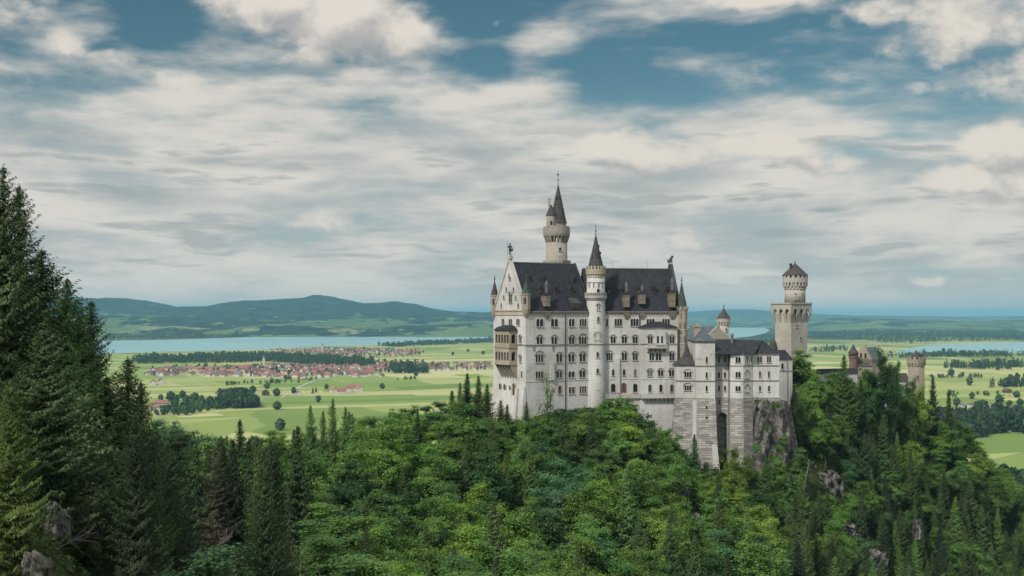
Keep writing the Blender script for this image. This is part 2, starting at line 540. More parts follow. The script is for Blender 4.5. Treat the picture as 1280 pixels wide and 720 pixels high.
# ------------------------------------------------------------------ the castle
FA = Fr(4.25, 350.0, 30.0)                       # south front, western half
S_MID = FA.s_at(745.5)
cxm, cym, _ = FA.p(S_MID, 0, 0)
FB = Fr(cxm, cym, 10.0)                          # south front, eastern half
S_END = FB.s_at(851.0)
FW = Fr(4.25 + FA.w[0] * 20.6, 350.0 + FA.w[1] * 20.6, -60.0)   # west front: s from the north corner to the south corner
WID = 20.6
Z_EAVE, Z_RIDGE_A, Z_RIDGE_B, Z_STR, Z_PALE, Z_FOOT = 1.6, 17.0, 15.6, -9.3, -20.8, -44.0


def spire(mb, cx, cy, r, z0, z1, n=8, rot=0.0, flare=.25):
    mb.lathe(cx, cy, [(r, z0), (r * .80, z0 + (z1 - z0) * .14), (r * .40, z0 + (z1 - z0) * .55), (.06, z1)], n, rot)


def finial(mb, cx, cy, z0, z1):
    mb.lathe(cx, cy, [(.16, z0), (.09, z0 + (z1 - z0) * .3)], 6)
    mb.ball((cx, cy, z0 + (z1 - z0) * .38), .30)
    mb.lathe(cx, cy, [(.08, z0 + (z1 - z0) * .35), (.05, z1)], 6)
    mb.ball((cx, cy, z0 + (z1 - z0) * .7), .2)


def make_palace():
    root = thing('castle_palace', 'long pale limestone palace with steep dark slate roof and tan loggia bay', 'castle', (28, 368, Z_FOOT))
    HB = 19.0
    # --- walls
    b = MB()
    b.batter(FA, (-1.9, S_MID + 1, -.04, WID + 1.0), (0, S_MID + 1, 0, WID), Z_FOOT, Z_PALE)
    b.box(FA, 0, S_MID + 1, 0, WID, Z_PALE, Z_EAVE)
    b.build('wall', M['wall'], root)
    b = MB()
    b.box(FB, 0, S_END, 0, HB, Z_FOOT, Z_EAVE)
    b.build('wall', M['wall'], root)
    # west gable and its raked copings
    hw = WID / 2
    b = MB()
    b.extrude(FW, [(0, Z_EAVE), (WID, Z_EAVE), (hw, Z_RIDGE_A + .6)], 0, .7)
    g = b.build('gable', M['wall'], root)
    c = MB()
    for sgn in (-1, 1):
        c.extrude(FW, [(hw + sgn * hw * 1.02, Z_EAVE + .1), (hw + sgn * hw * .93, Z_EAVE + .1), (hw, Z_RIDGE_A + .2), (hw, Z_RIDGE_A + 1.7)], -.25, .85)
    c.box(FW, hw - .9, hw + .9, -.3, .9, Z_RIDGE_A + .9, Z_RIDGE_A + 1.9)
    c.build('coping', M['frame'], g)
    for (px, y0, y1, n, w) in [(638.3, 367, 378.5, 2, 2.0), (637.5, 345.5, 350, 2, 1.3)]:
        s = FW.s_at(px)
        window(FW, s - w / 2, s + w / 2, FW.z_at(y1, s), FW.z_at(y0, s), n, root, hood=(n == 2 and w > 1.5))
    for (px, y0, y1) in [(633.2, 359, 364), (642, 359, 364), (630, 369, 374), (644.8, 369, 374), (626.8, 379, 384), (648, 379, 384), (636.5, 342, 345)]:
        s = FW.s_at(px)
        window(FW, s - .45, s + .45, FW.z_at(y1, s), FW.z_at(y0, s), 1, root)
    # --- roofs
    b = MB()
    b.gable_roof(FA, .7, S_MID - 1.2, 0, WID, Z_EAVE, Z_RIDGE_A, .55)
    ra = b.build('roof', M['slate'], root)
    b = MB()
    b.gable_roof(FB, -2.5, S_END - .6, 0, HB, Z_EAVE, Z_RIDGE_B, .55)
    rb = b.build('roof', M['slate'], root)
    # fire wall between the two roofs, where the ridge steps down
    b = MB()
    b.extrude(Fr(*FA.p(S_MID - 1.3, 0, 0)[:2], 120), [(0, Z_EAVE), (WID, Z_EAVE), (hw, Z_RIDGE_A + .35)], -.01, .45)
    b.build('fire_wall', M['slate_brown'], root)
    # east gable parapet, standing above the roof
    FE = Fr(*FB.p(S_END, 0, 0)[:2], FB.deg + 90)
    b = MB()
    b.extrude(FE, [(-.3, Z_EAVE - .5), (HB + .3, Z_EAVE - .5), (HB + .3, Z_EAVE + 1.6), (HB / 2 + 1, Z_RIDGE_B + 1.6), (HB / 2 - 1, Z_RIDGE_B + 1.6), (-.3, Z_EAVE + 1.6)], -.02, .85)
    b.build('gable', M['slate_brown'], root)
    # ridge capping
    b = MB()
    b.box(FA, 1, S_MID - 1.4, hw - .18, hw + .18, Z_RIDGE_A - .12, Z_RIDGE_A + .16)
    b.build('ridge_cap', M['lead'], ra)
    b = MB()
    b.box(FB, -1, S_END - .8, HB / 2 - .18, HB / 2 + .18, Z_RIDGE_B - .12, Z_RIDGE_B + .16)
    b.build('ridge_cap', M['lead'], rb)
    # gutters and the round-arched frieze under the eaves
    for F, s0, s1 in ((FA, .3, S_MID - 2.6), (FB, 2.9, S_END - 1.2)):
        b = MB()
        n = int((s1 - s0) / 1.0)
        b.arcade(F, s0, s1, Z_EAVE - 1.75, Z_EAVE - 1.35, Z_EAVE - .9, n, .32, -.22, .03, k=4)
        b.box(F, s0, s1, -.42, .03, Z_EAVE - .9, Z_EAVE - .45)
        b.build('cornice', M['cream'], root)
    b = MB()
    b.box(FW, -.25, WID - .9, -.45, .03, Z_EAVE - .352, Z_EAVE + .15)
    b.box(FW, 0.0, WID - .9, -.22, .03, Z_EAVE - 1.6, Z_EAVE - .35)
    b.build('cornice', M['cream'], root)
    # string courses
    for F, q0, q1 in ((FA, -.15, S_MID - 2.7), (FB, 3.0, S_END - 13.9), (FW, 15.2, WID + .2)):
        b = MB()
        b.box(F, q0, q1, -.2, .03, Z_STR - .22, Z_STR + .1)
        b.build('string_course', M['string'], root)
    for F, q0, q1 in ((FA, .1, S_MID - 2.8), (FB, 3.0, S_END - 13.9)):
        b = MB()
        b.box(F, q0, q1, -.12, .03, Z_PALE - .12, Z_PALE + .12)
        b.build('string_course', M['wall'], root)
    # --- windows, western half of the south front
    W = lambda *a, **k: win_px(FA, *a, root, **k)
    for a in [(670, 679, 398.5, 408, 2), (688.3, 697.3, 398.5, 408, 2), (710.7, 718, 398.5, 408, 2), (724, 733, 398.5, 408, 3)]: W(*a)
    for a in [(670.3, 678.3, 421, 430, 2), (688.8, 696.3, 421, 430, 2), (710.8, 718, 421, 430, 2), (723.3, 733, 421, 430, 3)]: W(*a, hood=True)
    for a in [(669, 679, 442.5, 452.5, 3), (695.2, 702.6, 442.5, 452.5, 2), (710, 718, 442.5, 452, 2), (724, 732, 442, 451.5, 2)]: W(*a, hood=True)
    for a in [(669, 679, 464, 472.5, 3), (710, 718, 464, 471.5, 2)]: W(*a)
    for a in [(695.5, 702.4, 464, 472, 2), (724, 731.6, 463, 471.5, 2)]: W(*a, hood=True)
    W(697, 702, 482, 492, 1, pane=M['pane_brown']); W(710.5, 718.5, 484, 492, 2, pane=M['pane_brown'], square=True); W(724, 733, 483, 491.5, 3, pane=M['pane_brown'], square=True)
    # eastern half
    W = lambda *a, **k: win_px(FB, *a, root, **k)
    for a in [(757.6, 760, 398.5, 407.5, 1), (768, 777.5, 398.5, 407.5, 3), (788, 798, 398.5, 407.5, 3), (808, 818, 398.5, 407.5, 3), (827.6, 837.2, 398.5, 407.5, 3)]: W(*a)
    for a in [(763, 769.6, 420.5, 429, 2), (777, 783.6, 420.5, 429, 2), (790.5, 797, 420.5, 429, 2)]: W(*a, hood=True)
    for a in [(758, 765.5, 441, 450.3, 3), (777, 783.6, 441, 450.3, 2), (790.5, 797, 441, 450.3, 2)]: W(*a, hood=True)
    for a in [(764.6, 768, 461.5, 469.5, 1), (778.2, 781.6, 461.5, 469.5, 1), (792, 795.5, 461.5, 469.5, 1)]: W(*a)
    for a in [(763.3, 769.3, 479.5, 490, 1), (791, 796.8, 479.5, 490, 1)]: W(*a)
    w = W(776.6, 783, 478.5, 491, 1, pane=M['pane_brown'], sill=False)
    # projecting eastern bay with a low lead roof
    dB = -1.8
    sb0, sb1 = FB.s_at(800.5, dB), FB.s_at(846.5, dB)
    zt = FB.z_at(409, sb0, dB)
    b = MB()
    b.box(FB, sb0, sb1, dB, .05, Z_FOOT, zt)
    bay = b.build('bay', M['wall'], root)
    b = MB()
    P = FB.p
    sm = (sb0 + sb1) / 2
    b.add([P(sb0 - .5, dB - .6, zt - .05), P(sb1 + .5, dB - .6, zt - .05), P(sb1 + .5, .1, zt - .05), P(sb0 - .5, .1, zt - .05), P(sm - 1.6, .1, zt + 1.9), P(sm + 1.0, .1, zt + 1.9)],
          [(0, 1, 5, 4), (1, 2, 5), (3, 0, 4), (3, 2, 1, 0), (2, 3, 4, 5)])
    b.build('roof', M['slate'], bay)
    for q, zq, hq, mq in ((.18, Z_STR - .22, .32, 'string'), (.12, Z_PALE - .12, .24, 'wall')):
        b = MB()
        b.box(FB, sb0 - .1, sb1 + .1, dB - q, dB + .03, zq, zq + hq)
        b.build('string_course', M[mq], bay)
    W = lambda *a, **k: win_px(FB, *a, root, d=dB, **k)
    for a in [(809.5, 815.7, 420, 429.5, 2), (836.6, 843, 420, 429.5, 2), (836.6, 843, 441, 450.5, 2)]: W(*a, hood=True)
    W(811.5, 817.6, 441.5, 450.3, 2); W(819.3, 826.6, 441.5, 450.3, 2)
    for a in [(809, 815.6, 462.5, 470, 2), (822.3, 829, 462.5, 470, 2), (836, 843, 462.5, 470, 2)]: W(*a, hood=True)
    for a in [(810, 814.6, 480.5, 489.8, 1), (823.7, 828.2, 480.5, 489.8, 1), (837.2, 842, 480.5, 489.8, 1)]: W(*a)
    # oriel with balcony on the bay
    so0, so1 = FB.s_at(819, dB), FB.s_at(831, dB)
    b = MB()
    b.box(FB, so0, so1, dB - 1.3, dB + .02, FB.z_at(431, so0, dB), FB.z_at(412, so0, dB))
    ori = b.build('oriel', M['wall'], root)
    for p0, p1 in ((820.6, 824.2), (825.6, 829.4)):
        s0, s1 = FB.s_at(p0, dB - 1.3), FB.s_at(p1, dB - 1.3)
        f2 = MB(); f2.box(FB, s0 + .15, s1 - .15, dB - 1.33, dB - 1.25, FB.z_at(429, s0, dB), FB.z_at(420, s0, dB)); f2.build('pane', M['pane'], ori)
    b = MB()
    s0, s1 = FB.s_at(808, dB), FB.s_at(832.5, dB)
    zb = FB.z_at(434, s0, dB)
    b.box(FB, s0, s1, dB - 1.9, dB + .02, zb - .35, zb)
    b.box(FB, s0, s1, dB - 1.9, dB - 1.75, zb + .75, zb + .95)
    for i in range(14):
        q = s0 + (s1 - s0) * (i + .5) / 14
        b.box(FB, q - .09, q + .09, dB - 1.88, dB - 1.77, zb, zb + .75)
    for i in range(5):
        q = s0 + .4 + (s1 - s0 - .8) * i / 4
        b.batter(FB, (q - .2, q + .2, dB - .4, dB), (q - .2, q + .2, dB - 1.7, dB), zb - 1.7, zb - .35)
    b.build('balcony', M['frame'], root)
    # --- terrace with balustrade along the foot of the eastern half
    b = MB()
    zt0 = FB.z_at(492, 12)
    b.box(FB, 2.5, sb0, -2.2, 0.02, zt0 - 1.4, zt0 - .9)
    b.box(FB, 2.5, sb0, -2.2, -1.95, zt0 - .25, zt0)
    b.box(FB, sb0, sb1 + .6, dB - 1.5, dB + .02, zt0 - 1.4, zt0 - .9)
    b.box(FB, sb0, sb1 + .6, dB - 1.5, dB - 1.25, zt0 - .25, zt0)
    for i in range(46):
        q = 2.6 + (sb1 - 2.2) * i / 46
        dd = -2.17 if q < sb0 else dB - 1.47
        b.box(FB, q - .12, q + .12, dd, dd + .18, zt0 - .9, zt0 - .25)
    for i in range(8):
        q = sb0 + 2.6 + (sb1 - sb0 - 2.4) * i / 7
        b.batter(FB, (q - .3, q + .3, dB - .3, dB), (q - .3, q + .3, dB - 1.3, dB), zt0 - 2.9, zt0 - 1.4)
    b.box(FB, 2.6, sb0, -1.6, 0, Z_FOOT, zt0 - 1.4)
    b.build('terrace', M['frame'], root)
    # pale pilasters and rain pipes
    for F, p0, p1, y0, y1 in ((FA, 687.2, 691.7, 452, 475), (FB, 771.3, 774.2, 446.5, 491)):
        s0, s1 = F.s_at(p0), F.s_at(p1)
        b = MB()
        b.batter(F, (s0, s1, -.8, .02), (s0, s1, -.55, .02), F.z_at(y1, s0), F.z_at(y0, s0))
        b.build('pilaster', M['wall'], root)
    for F, px, dd, za, zb in ((FA, 706.6, -.16, Z_EAVE - .9, Z_FOOT + 8), (FB, 799.3, -.3, Z_EAVE - .9, zt0)):
        b = MB()
        s = F.s_at(px)
        b.tube(F.p(s, dd, zb), F.p(s, dd, za), .16)
        b.build('rain_pipe', M['iron'], root)
    for px in (667.0, 691.3):
        s = FA.s_at(px); z = FA.z_at(434.5, s)
        b = MB()
        b.box(FA, s - .22, s + .22, -.2, .02, z - .9, z + .3); b.box(FA, s - .6, s + .6, -.16, .02, z + .3, z + .75)
        b.build('wall_bracket', M['string'], root)
    # --- west front: upper windows, lower openings, buttresses
    for p0, p1 in ((627.2, 630.8), (636.2, 640.6), (645.6, 650)):
        win_px(FW, p0, p1, 398.5, 406.5, 2, root)
    for (px, y0, y1, ww) in [(650.8, 420, 429, 1.5), (650.8, 445, 453, 1.3)]:
        s = FW.s_at(px); window(FW, s - ww / 2, s + ww / 2, FW.z_at(y1, s), FW.z_at(y0, s), 2, root, hood=True)
    for (px, y0, y1, ww, pn) in [(650.3, 464, 472, .8, 'pane'), (641.8, 479, 494, 1.7, 'pane_brown'), (630.3, 480, 487, 1.5, 'pane_brown'), (624.6, 479, 486, 1.3, 'pane'), (636.6, 482, 487, .9, 'pane')]:
        s = FW.s_at(px, -.6); window(FW, s - ww / 2, s + ww / 2, FW.z_at(y1, s), FW.z_at(y0, s), 1, root, d=-.42 if y0 > 476 else 0, pane=M[pn], sill=False)
    b = MB()
    s = FW.s_at(644.8, -1)
    b.batter(FW, (s - .9, s + .9, -2.6, 0), (s - .7, s + .7, -.9, 0), Z_FOOT, FW.z_at(485, s))
    b.batter(FW, (WID - 2.6, WID + .9, -3.0, 0), (WID - 1.6, WID + .05, -.5, 0), Z_FOOT, FW.z_at(483, WID))
    b.build('buttress', M['wall'], root)
    # --- loggia bay
    l0, l1, pr = 6.0, 15.4, -2.9
    FS = Fr(*FW.p(l1, pr, 0)[:2], FW.deg + 90)       # the south cheek of the bay
    y2z = lambda y: FW.z_at(y, 10)
    zr, za, zbm, zc = y2z(413), y2z(432), y2z(453.5), y2z(471)
    b = MB()
    for (zt_, zs_, zb_, zf_) in ((zr, y2z(420.5), y2z(428.5), za), (y2z(434.5), y2z(442), y2z(450), zbm)):
        b.box(FW, l0, l1, pr, .02, zf_, zb_)
        b.arcade(FW, l0 + .2, l1 - .25, zb_, zs_, zt_, 5, .55, pr, pr + .4)
        b.arcade(FS, .35, 2.75, zb_, zs_, zt_, 1, .9, 0, .4)
        b.box(FW, l0, l0 + .2, pr, 0, zb_, zt_)
    b.box(FW, l0 - .2, l1 + .2, pr - .2, .02, za - .02, y2z(434.5) + .02)
    log = b.build('loggia', M['tan'], root)
    b = MB()
    b.box(FW, l0 + .45, l1 - .45, pr + .9, .0, zbm + .05, zr - .05)
    b.build('pane', M['pane'], log)
    b = MB()
    b.box(FW, l0 - .2, l1 + .2, pr - .2, .02, zbm - .5, zbm)
    for i in range(6):
        q = l0 + .3 + (l1 - l0 - .6) * i / 5
        b.batter(FW, (q - .3, q + .3, -.5, 0.02), (q - .3, q + .3, pr + .1, .02), zc, zbm - .5)
    b.batter(FW, (l0 + .3, l1 - .3, -.25, .02), (l0 + .3, l1 - .3, -1.6, .02), zc + 1, zbm - .5)
    b.build('corbel', M['tan'], log)
    b = MB()
    Q = FW.p
    ring = [(l0 - .4, 0.1), (l0 - .4, pr - .4), (l1 + .4, pr - .4), (l1 + .4, .1)]
    for k0, k1, ins0, ins1 in ((0, 1.0, 0, 1.0), (1.0, 1.7, 1.0, 2.8)):
        lo = [Q(s + (ins0 if s < 10 else -ins0), min(d + ins0 * .8, .1) if d < 0 else .1, zr + k0) for s, d in ring]
        hi = [Q(s + (ins1 if s < 10 else -ins1), min(d + ins1 * .8, .1) if d < 0 else .1, zr + k1) for s, d in ring]
        b.hexa(lo + hi)
    b.build('roof', M['lead'] if False else M['slate'], log)
    # --- corner turrets
    def turret(cx, cy, r, zb, zt_, ztip, wallm, roofm, corbel=True, cren=False, ang=-math.pi / 2 - .3):
        b = MB()
        prof = ([(.25, zb - 3.2), (r * .8, zb - 1.3), (r, zb)] if corbel else [(r, zb)]) + [(r, zt_ - .5), (r * 1.12, zt_ - .45), (r * 1.12, zt_)]
        b.lathe(cx, cy, prof, 8, math.pi / 8)
        if cren: b.ringboxes(cx, cy, r * .92, r * 1.16, zt_, zt_ + .8, 10, .55)
        t = b.build('turret', wallm, root)
        b = MB(); spire(b, cx, cy, r * 1.08, zt_, ztip, 8, math.pi / 8); finial(b, cx, cy, ztip - .4, ztip + 1.6)
        b.build('spire', roofm, t)
        f = MB()
        for a in (ang, ang - 1.3):
            nx, ny = math.cos(a), math.sin(a)
            F = Fr(cx + nx * r * .9, cy + ny * r * .9, math.degrees(a) + 90)
            f.box(F, -.35, .35, -.12, .05, zt_ - 3.2, zt_ - 1.2)
        f.build('pane', M['pane'], t)
        return t
    x, y, _ = FA.p(.3, .3, 0)
    turret(x, y, 1.5, Z_EAVE + .4, 6.7, 11.6, M['tan'], M['copper'])
    x, y, _ = FW.p(.3, .2, 0)
    turret(x, y, 1.35, Z_EAVE - .2, 6.6, 11.6, M['tan'], M['slate_brown'])
    x, y, _ = FB.p(S_END + .6, .9, 0)
    t = turret(x, y, 1.95, Z_FOOT, 2.0, 11.2, M['tan'], M['copper'], corbel=False, cren=True)
    for z in (Z_EAVE - 6.6, Z_STR - .2):
        b = MB()
        b.lathe(x, y, [(2.08, z), (2.08, z + .35)], 8, math.pi / 8)
        b.build('band', M['cream'], t)
    f = MB()
    for z in (-4.5, -9.0):
        for a in (-1.96, -1.18):
            F = Fr(x + math.cos(a) * 1.8, y + math.sin(a) * 1.8, math.degrees(a) + 90)
            f.box(F, -.3, .3, -.1, .05, z, z + 2.1)
    f.build('pane', M['pane'], t)
    x, y, _ = FB.p(S_END - .2, HB - .2, 0)
    # --- dormers and chimneys on the roof
    def roof_d(half, zr_, z): return half * (z - Z_EAVE) / (zr_ - Z_EAVE)
    def dormer(F, half, zr_, px, py, w=1.25, h=1.5, par=None, tall=False):
        d = 3.0
        for _ in range(4):
            s = F.s_at(px, d); z = F.z_at(py, s, d); d = roof_d(half, zr_, z)
        b = MB()
        b.box(F, s - w / 2, s + w / 2, d - .35, d + 1.5, z - .3, z + h * .7)
        dm = b.build('dormer', M['dormer'], par)
        g = MB()
        F2 = Fr(*F.p(s, d - .6, 0)[:2], F.deg)
        hh = h * (1.0 if not tall else 1.6)
        P_ = F2.p
        g.add([P_(-w * .62, 0, z + h * .62), P_(w * .62, 0, z + h * .62), P_(0, 0, z + h * .6 + hh * .75), P_(-w * .62, 2.2, z + h * .62), P_(w * .62, 2.2, z + h * .62), P_(0, 2.2, z + h * .6 + hh * .75)],
              [(0, 1, 2), (5, 4, 3), (0, 2, 5, 3), (2, 1, 4, 5), (1, 0, 3, 4)])
        g.box(F2, -w * .25, w * .25, .18, .3, z + .05, z + h * .55)
        g.mi = [0] * 5 + [1] * 6
        # hood and pane keep their own materials inside the dormer
        g.build('hood', [M['slate'], M['pane']], dm)
    for px, py in ((675.6, 365.5), (694.7, 365.5), (713.8, 365.5), (661.5, 350.5), (679.5, 351), (717, 352.5)):
        dormer(FA, hw, Z_RIDGE_A, px, py, w=1.35 if py > 360 else 1.0, h=1.75 if py > 360 else 1.2, par=root)
    for px, tall in ((761.3, 0), (778.6, 0), (797.5, 0), (817.5, 1), (834, 0)):
        dormer(FB, HB / 2, Z_RIDGE_B, px, 366, w=1.4, h=1.6, par=root, tall=tall)
    def chimney(F, px, y_base, y_top, y_shaft, w):
        w *= .76
        s = F.s_at(px, -.2)
        z0, z1, z2 = Z_EAVE - 1.6, F.z_at(y_top, s), F.z_at(y_shaft, s)
        b = MB()
        zb_ = F.z_at(y_base, s)
        b.batter(F, (s - w * .3, s + w * .3, -.3, .3), (s - w / 2, s + w / 2, -.6, .3), z0 - 1.2, z0 + .1)
        b.box(F, s - w / 2, s + w / 2, -.6, .6, z0 + .1, z0 + .65)
        b.box(F, s - w / 2, s + w / 2, -.75, 2.2, zb_, z1)
        b.box(F, s - w * .58, s + w * .58, -.87, 1.9, z1, z1 + .3)
        b.box(F, s - w * .54, s + w * .54, -.82, 1.8, (zb_ + z1) / 2 + .1, (zb_ + z1) / 2 + .32)
        c = b.build('chimney', M['chimney_stone'], root)
        b = MB()
        b.batter(F, (s - w * .5, s + w * .5, -.7, 1.8), (s - w * .28, s + w * .28, -.3, .8), z1 + .3, z1 + 1.5)
        b.build('cap', M['slate'], c)
        b = MB()
        b.box(F, s - w * .19, s + w * .19, -.15, .6, z1 + 1.5, z2 - 1.2)
        b.box(F, s - w * .26, s + w * .26, -.27, .72, z2 - 1.2, z2 - .9)
        b.batter(F, (s - w * .2, s + w * .2, -.15, .6), (s - w * .05, s + w * .05, .15, .3), z2 - .9, z2 + .35)
        b.build('shaft', M['lead'], c)
    chimney(FA, 684, 383, 371.5, 351.5, 2.1)
    chimney(FB, 783.3, 384, 370.5, 353, 2.2)
    chimney(FB, 803, 380, 369.5, 357, 2.3)
    chimney(FB, 840.5, 384, 368, 348, 2.4)
    # lead shed dormer beside the stair tower
    s = FA.s_at(721); b = MB()
    P = FA.p
    b.add([P(s - 1.7, .1, 2.2), P(s + 1.9, .1, 2.2), P(s + 1.9, .1, 3.9), P(s - 1.7, .1, 3.9), P(s - 1.7, 3.2, 5.9), P(s + 1.9, 3.2, 5.9), P(s - 1.7, 3.2, 2.2), P(s + 1.9, 3.2, 2.2)],
          [(0, 1, 2, 3), (3, 2, 5, 4), (0, 3, 4, 6), (1, 7, 5, 2), (6, 4, 5, 7), (0, 6, 7, 1)])
    b.build('shed_dormer', M['slate_brown'], root)
    # lightning conductors
    b = MB()
    for F, s, d, z in ((FA, 20, hw, Z_RIDGE_A), (FB, 8, HB / 2, Z_RIDGE_B), (FB, 20, HB / 2, Z_RIDGE_B)):
        b.tube(F.p(s, d, z), F.p(s, d, z + 3.2), .045, .03, 5)
    b.build('lightning_rod', M['lead'], root)
    return root


def make_stair_tower():
    cx, cy, _ = FA.p(S_MID - .1, .2, 0)
    root = thing('stair_tower', 'round pale stair tower with pointed grey spire in the middle of the palace front', 'tower', (cx, cy, Z_FOOT))
    R = 3.0
    b = MB()
    b.lathe(cx, cy, [(R + .5, Z_FOOT), (R + .12, -22), (R, -21), (R, 6.0), (R * .96, 14.2)], 32)
    b.build('wall', M['wall'], root, smooth=True)
    b = MB()
    b.lathe(cx, cy, [(R, 4.6), (3.65, 5.6), (3.65, 6.1), (2.5, 6.1)], 32)
    b.ringboxes(cx, cy, 3.45, 3.6, 6.1, 7.1, 36, .45)
    b.lathe(cx, cy, [(3.42, 7.1), (3.65, 7.1), (3.65, 7.3), (3.42, 7.3)], 32)
    b.build('gallery', M['frame'], root)
    b = MB()
    b.ringboxes(cx, cy, R * .9, R + .12, 12.2, 13.0, 26, .5)
    b.lathe(cx, cy, [(R * .95, 13.0), (3.25, 13.2), (3.25, 14.2), (3.28, 14.2), (3.28, 14.9), (2.7, 14.9)], 32)
    b.ringboxes(cx, cy, 2.95, 3.28, 14.9, 15.9, 18, .55)
    b.build('parapet', M['cream'], root)
    b = MB()
    b.lathe(cx, cy, [(2.75, 14.8), (2.55, 15.6), (1.6, 19.4), (.8, 23.0), (.12, 26.2)], 16)
    sp = b.build('spire', M['slate_brown'], root)
    b = MB(); finial(b, cx, cy, 25.8, 30.0); b.build('finial', M['bronze'], sp)
    b = MB()
    for a, z in ((-1.3, 19.2), (-.2, 20.2), (-2.4, 18.8), (-.55, 22.4)):
        r = 1.75 - (z - 19) * .24
        F = Fr(cx + math.cos(a) * r, cy + math.sin(a) * r, math.degrees(a) + 90)
        b.box(F, -.22, .22, -.3, .4, z - .4, z + .4)
    b.build('lucarne', M['slate_brown'], sp)
    A = -math.pi / 2 - .05
    # arched blind frieze of the lantern storey
    b = MB()
    for i in range(12):
        a = 2 * math.pi * i / 12 + A
        F = Fr(cx + math.cos(a) * (R * .985), cy + math.sin(a) * (R * .985), math.degrees(a) + 90)
        b.arcade(F, -.72, .72, 9.0, 10.0, 10.75, 1, .3, -.1, .06)
    b.build('blind_arcade', M['hood'], root)
    for px, y0, y1, w, n, hd in ((747, 361, 367, 1.1, 1, 0), (747, 380, 387.5, 1.0, 1, 1), (747, 396, 402.5, .9, 1, 0), (746.5, 417.5, 425, 1.9, 2, 1), (746.3, 440, 447, .95, 1, 0), (746.3, 460.5, 467, .95, 1, 0), (746.3, 481, 487, 1.0, 1, 0)):
        z0, z1 = (HY - y1) * (cy - R) / FPX, (HY - y0) * (cy - R) / FPX
        a = -math.pi / 2 + ((px - 640) / FPX * cy - cx) / R - cx / cy * .0
        round_window(cx, cy, R, a, w, z0, z1, n, root, hood=bool(hd))
    b = MB()
    b.lathe(cx, cy, [(R + .02, Z_STR - .22), (R + .2, Z_STR - .2), (R + .2, Z_STR + .08), (R + .02, Z_STR + .1)], 32)
    b.build('string_course', M['string'], root)


def make_great_tower():
    cx, cy = 15.25, 383.0
    root = thing('great_tower', 'tallest round tower with slim dark spire rising behind the palace roof', 'tower', (cx, cy, -25))
    k = cy / FPX
    Z = lambda y: (HY - y) * k
    b = MB()
    b.lathe(cx, cy, [(3.75, -25), (3.7, Z(328)), (3.62, Z(303))], 32)
    b.build('wall', M['great_tower'], root, smooth=True)
    b = MB()
    b.lathe(cx, cy, [(5.0, Z(329.5)), (5.1, Z(328)), (5.1, Z(326)), (3.5, Z(325.6))], 8, math.pi / 8)
    b.build('platform', M['great_tower'], root)
    b = MB()
    n = 20
    for i in range(n):
        a = 2 * math.pi * i / n + .08
        F = Fr(cx + math.cos(a) * 3.62, cy + math.sin(a) * 3.62, math.degrees(a) + 90)
        b.batter(F, (-.22, .22, -.15, .2), (-.30, .30, -.85, .2), Z(303), Z(295.5))
    b.lathe(cx, cy, [(3.6, Z(296)), (4.45, Z(295.5)), (4.6, Z(293)), (4.6, Z(285.3)), (4.2, Z(285.3)), (4.2, Z(289)), (2.5, Z(289))], 32)
    b.ringboxes(cx, cy, 4.2, 4.6, Z(285.3), Z(283.4), 10, .72)
    b.build('gallery', M['great_tower'], root)
    b = MB()
    b.lathe(cx + .55, cy, [(2.75, Z(290)), (2.75, Z(279))], 20)
    b.build('lantern', M['great_tower'], root)
    b = MB()
    b.lathe(cx + .55, cy, [(3.1, Z(279)), (2.75, Z(276)), (1.5, Z(254)), (.14, Z(231))], 12)
    sp = b.build('spire', M['slate_brown'], root)
    b = MB()
    finial(b, cx + .5, cy, Z(232), Z(213.5))
    b.lathe(cx + .5, cy, [(.02, Z(219.2)), (.55, Z(218.2)), (.02, Z(217.2))], 5)
    b.build('finial', M['bronze'], sp)
    b = MB()
    for dx, z in ((1.9, Z(260)), (-.2, Z(247)), (1.2, Z(247))):
        b.box(Fr(cx + dx, cy - 1.3, 0), -.25, .25, -.2, .6, z - .5, z + .5)
    b.build('lucarne', M['slate_brown'], sp)
    b = MB()
    tx, ty = cx - 1.95, cy - 1.9
    b.lathe(tx, ty, [(.4, Z(305.5)), (1.3, Z(300)), (1.75, Z(294)), (1.75, Z(270.5))], 8, math.pi / 8)
    t = b.build('turret', M['great_tower'], root)
    b = MB()
    b.lathe(tx, ty, [(1.95, Z(270.5)), (1.5, Z(266)), (.75, Z(261)), (.1, Z(256))], 8, math.pi / 8)
    b.build('spire', M['slate_brown'], t)
    b = MB(); b.tube((tx - .6, ty + .5, Z(268)), (tx - .6, ty + .5, Z(250)), .3); b.tube((tx - .6, ty + .5, Z(250)), (tx - .6, ty + .5, Z(248.5)), .42); b.build('chimney', M['great_tower'], t)
    for a, z0, z1, w in ((-1.4, Z(282.6), Z(277), .9),):
        F = Fr(tx, ty - 1.66, 0); window(F, -.45, .45, z0, z1, 1, root)
    for px, y0, y1, w in ((699.5, 310, 314, 1.1), (699.2, 320.5, 324.5, 1.0), (706.2, 321, 324.5, .8)):
        a = -math.pi / 2 + math.asin(max(-.98, min(.98, ((px - 640) * k - cx) / 3.65)))
        round_window(cx, cy, 3.65, a, w, Z(y1), Z(y0), 1, root)


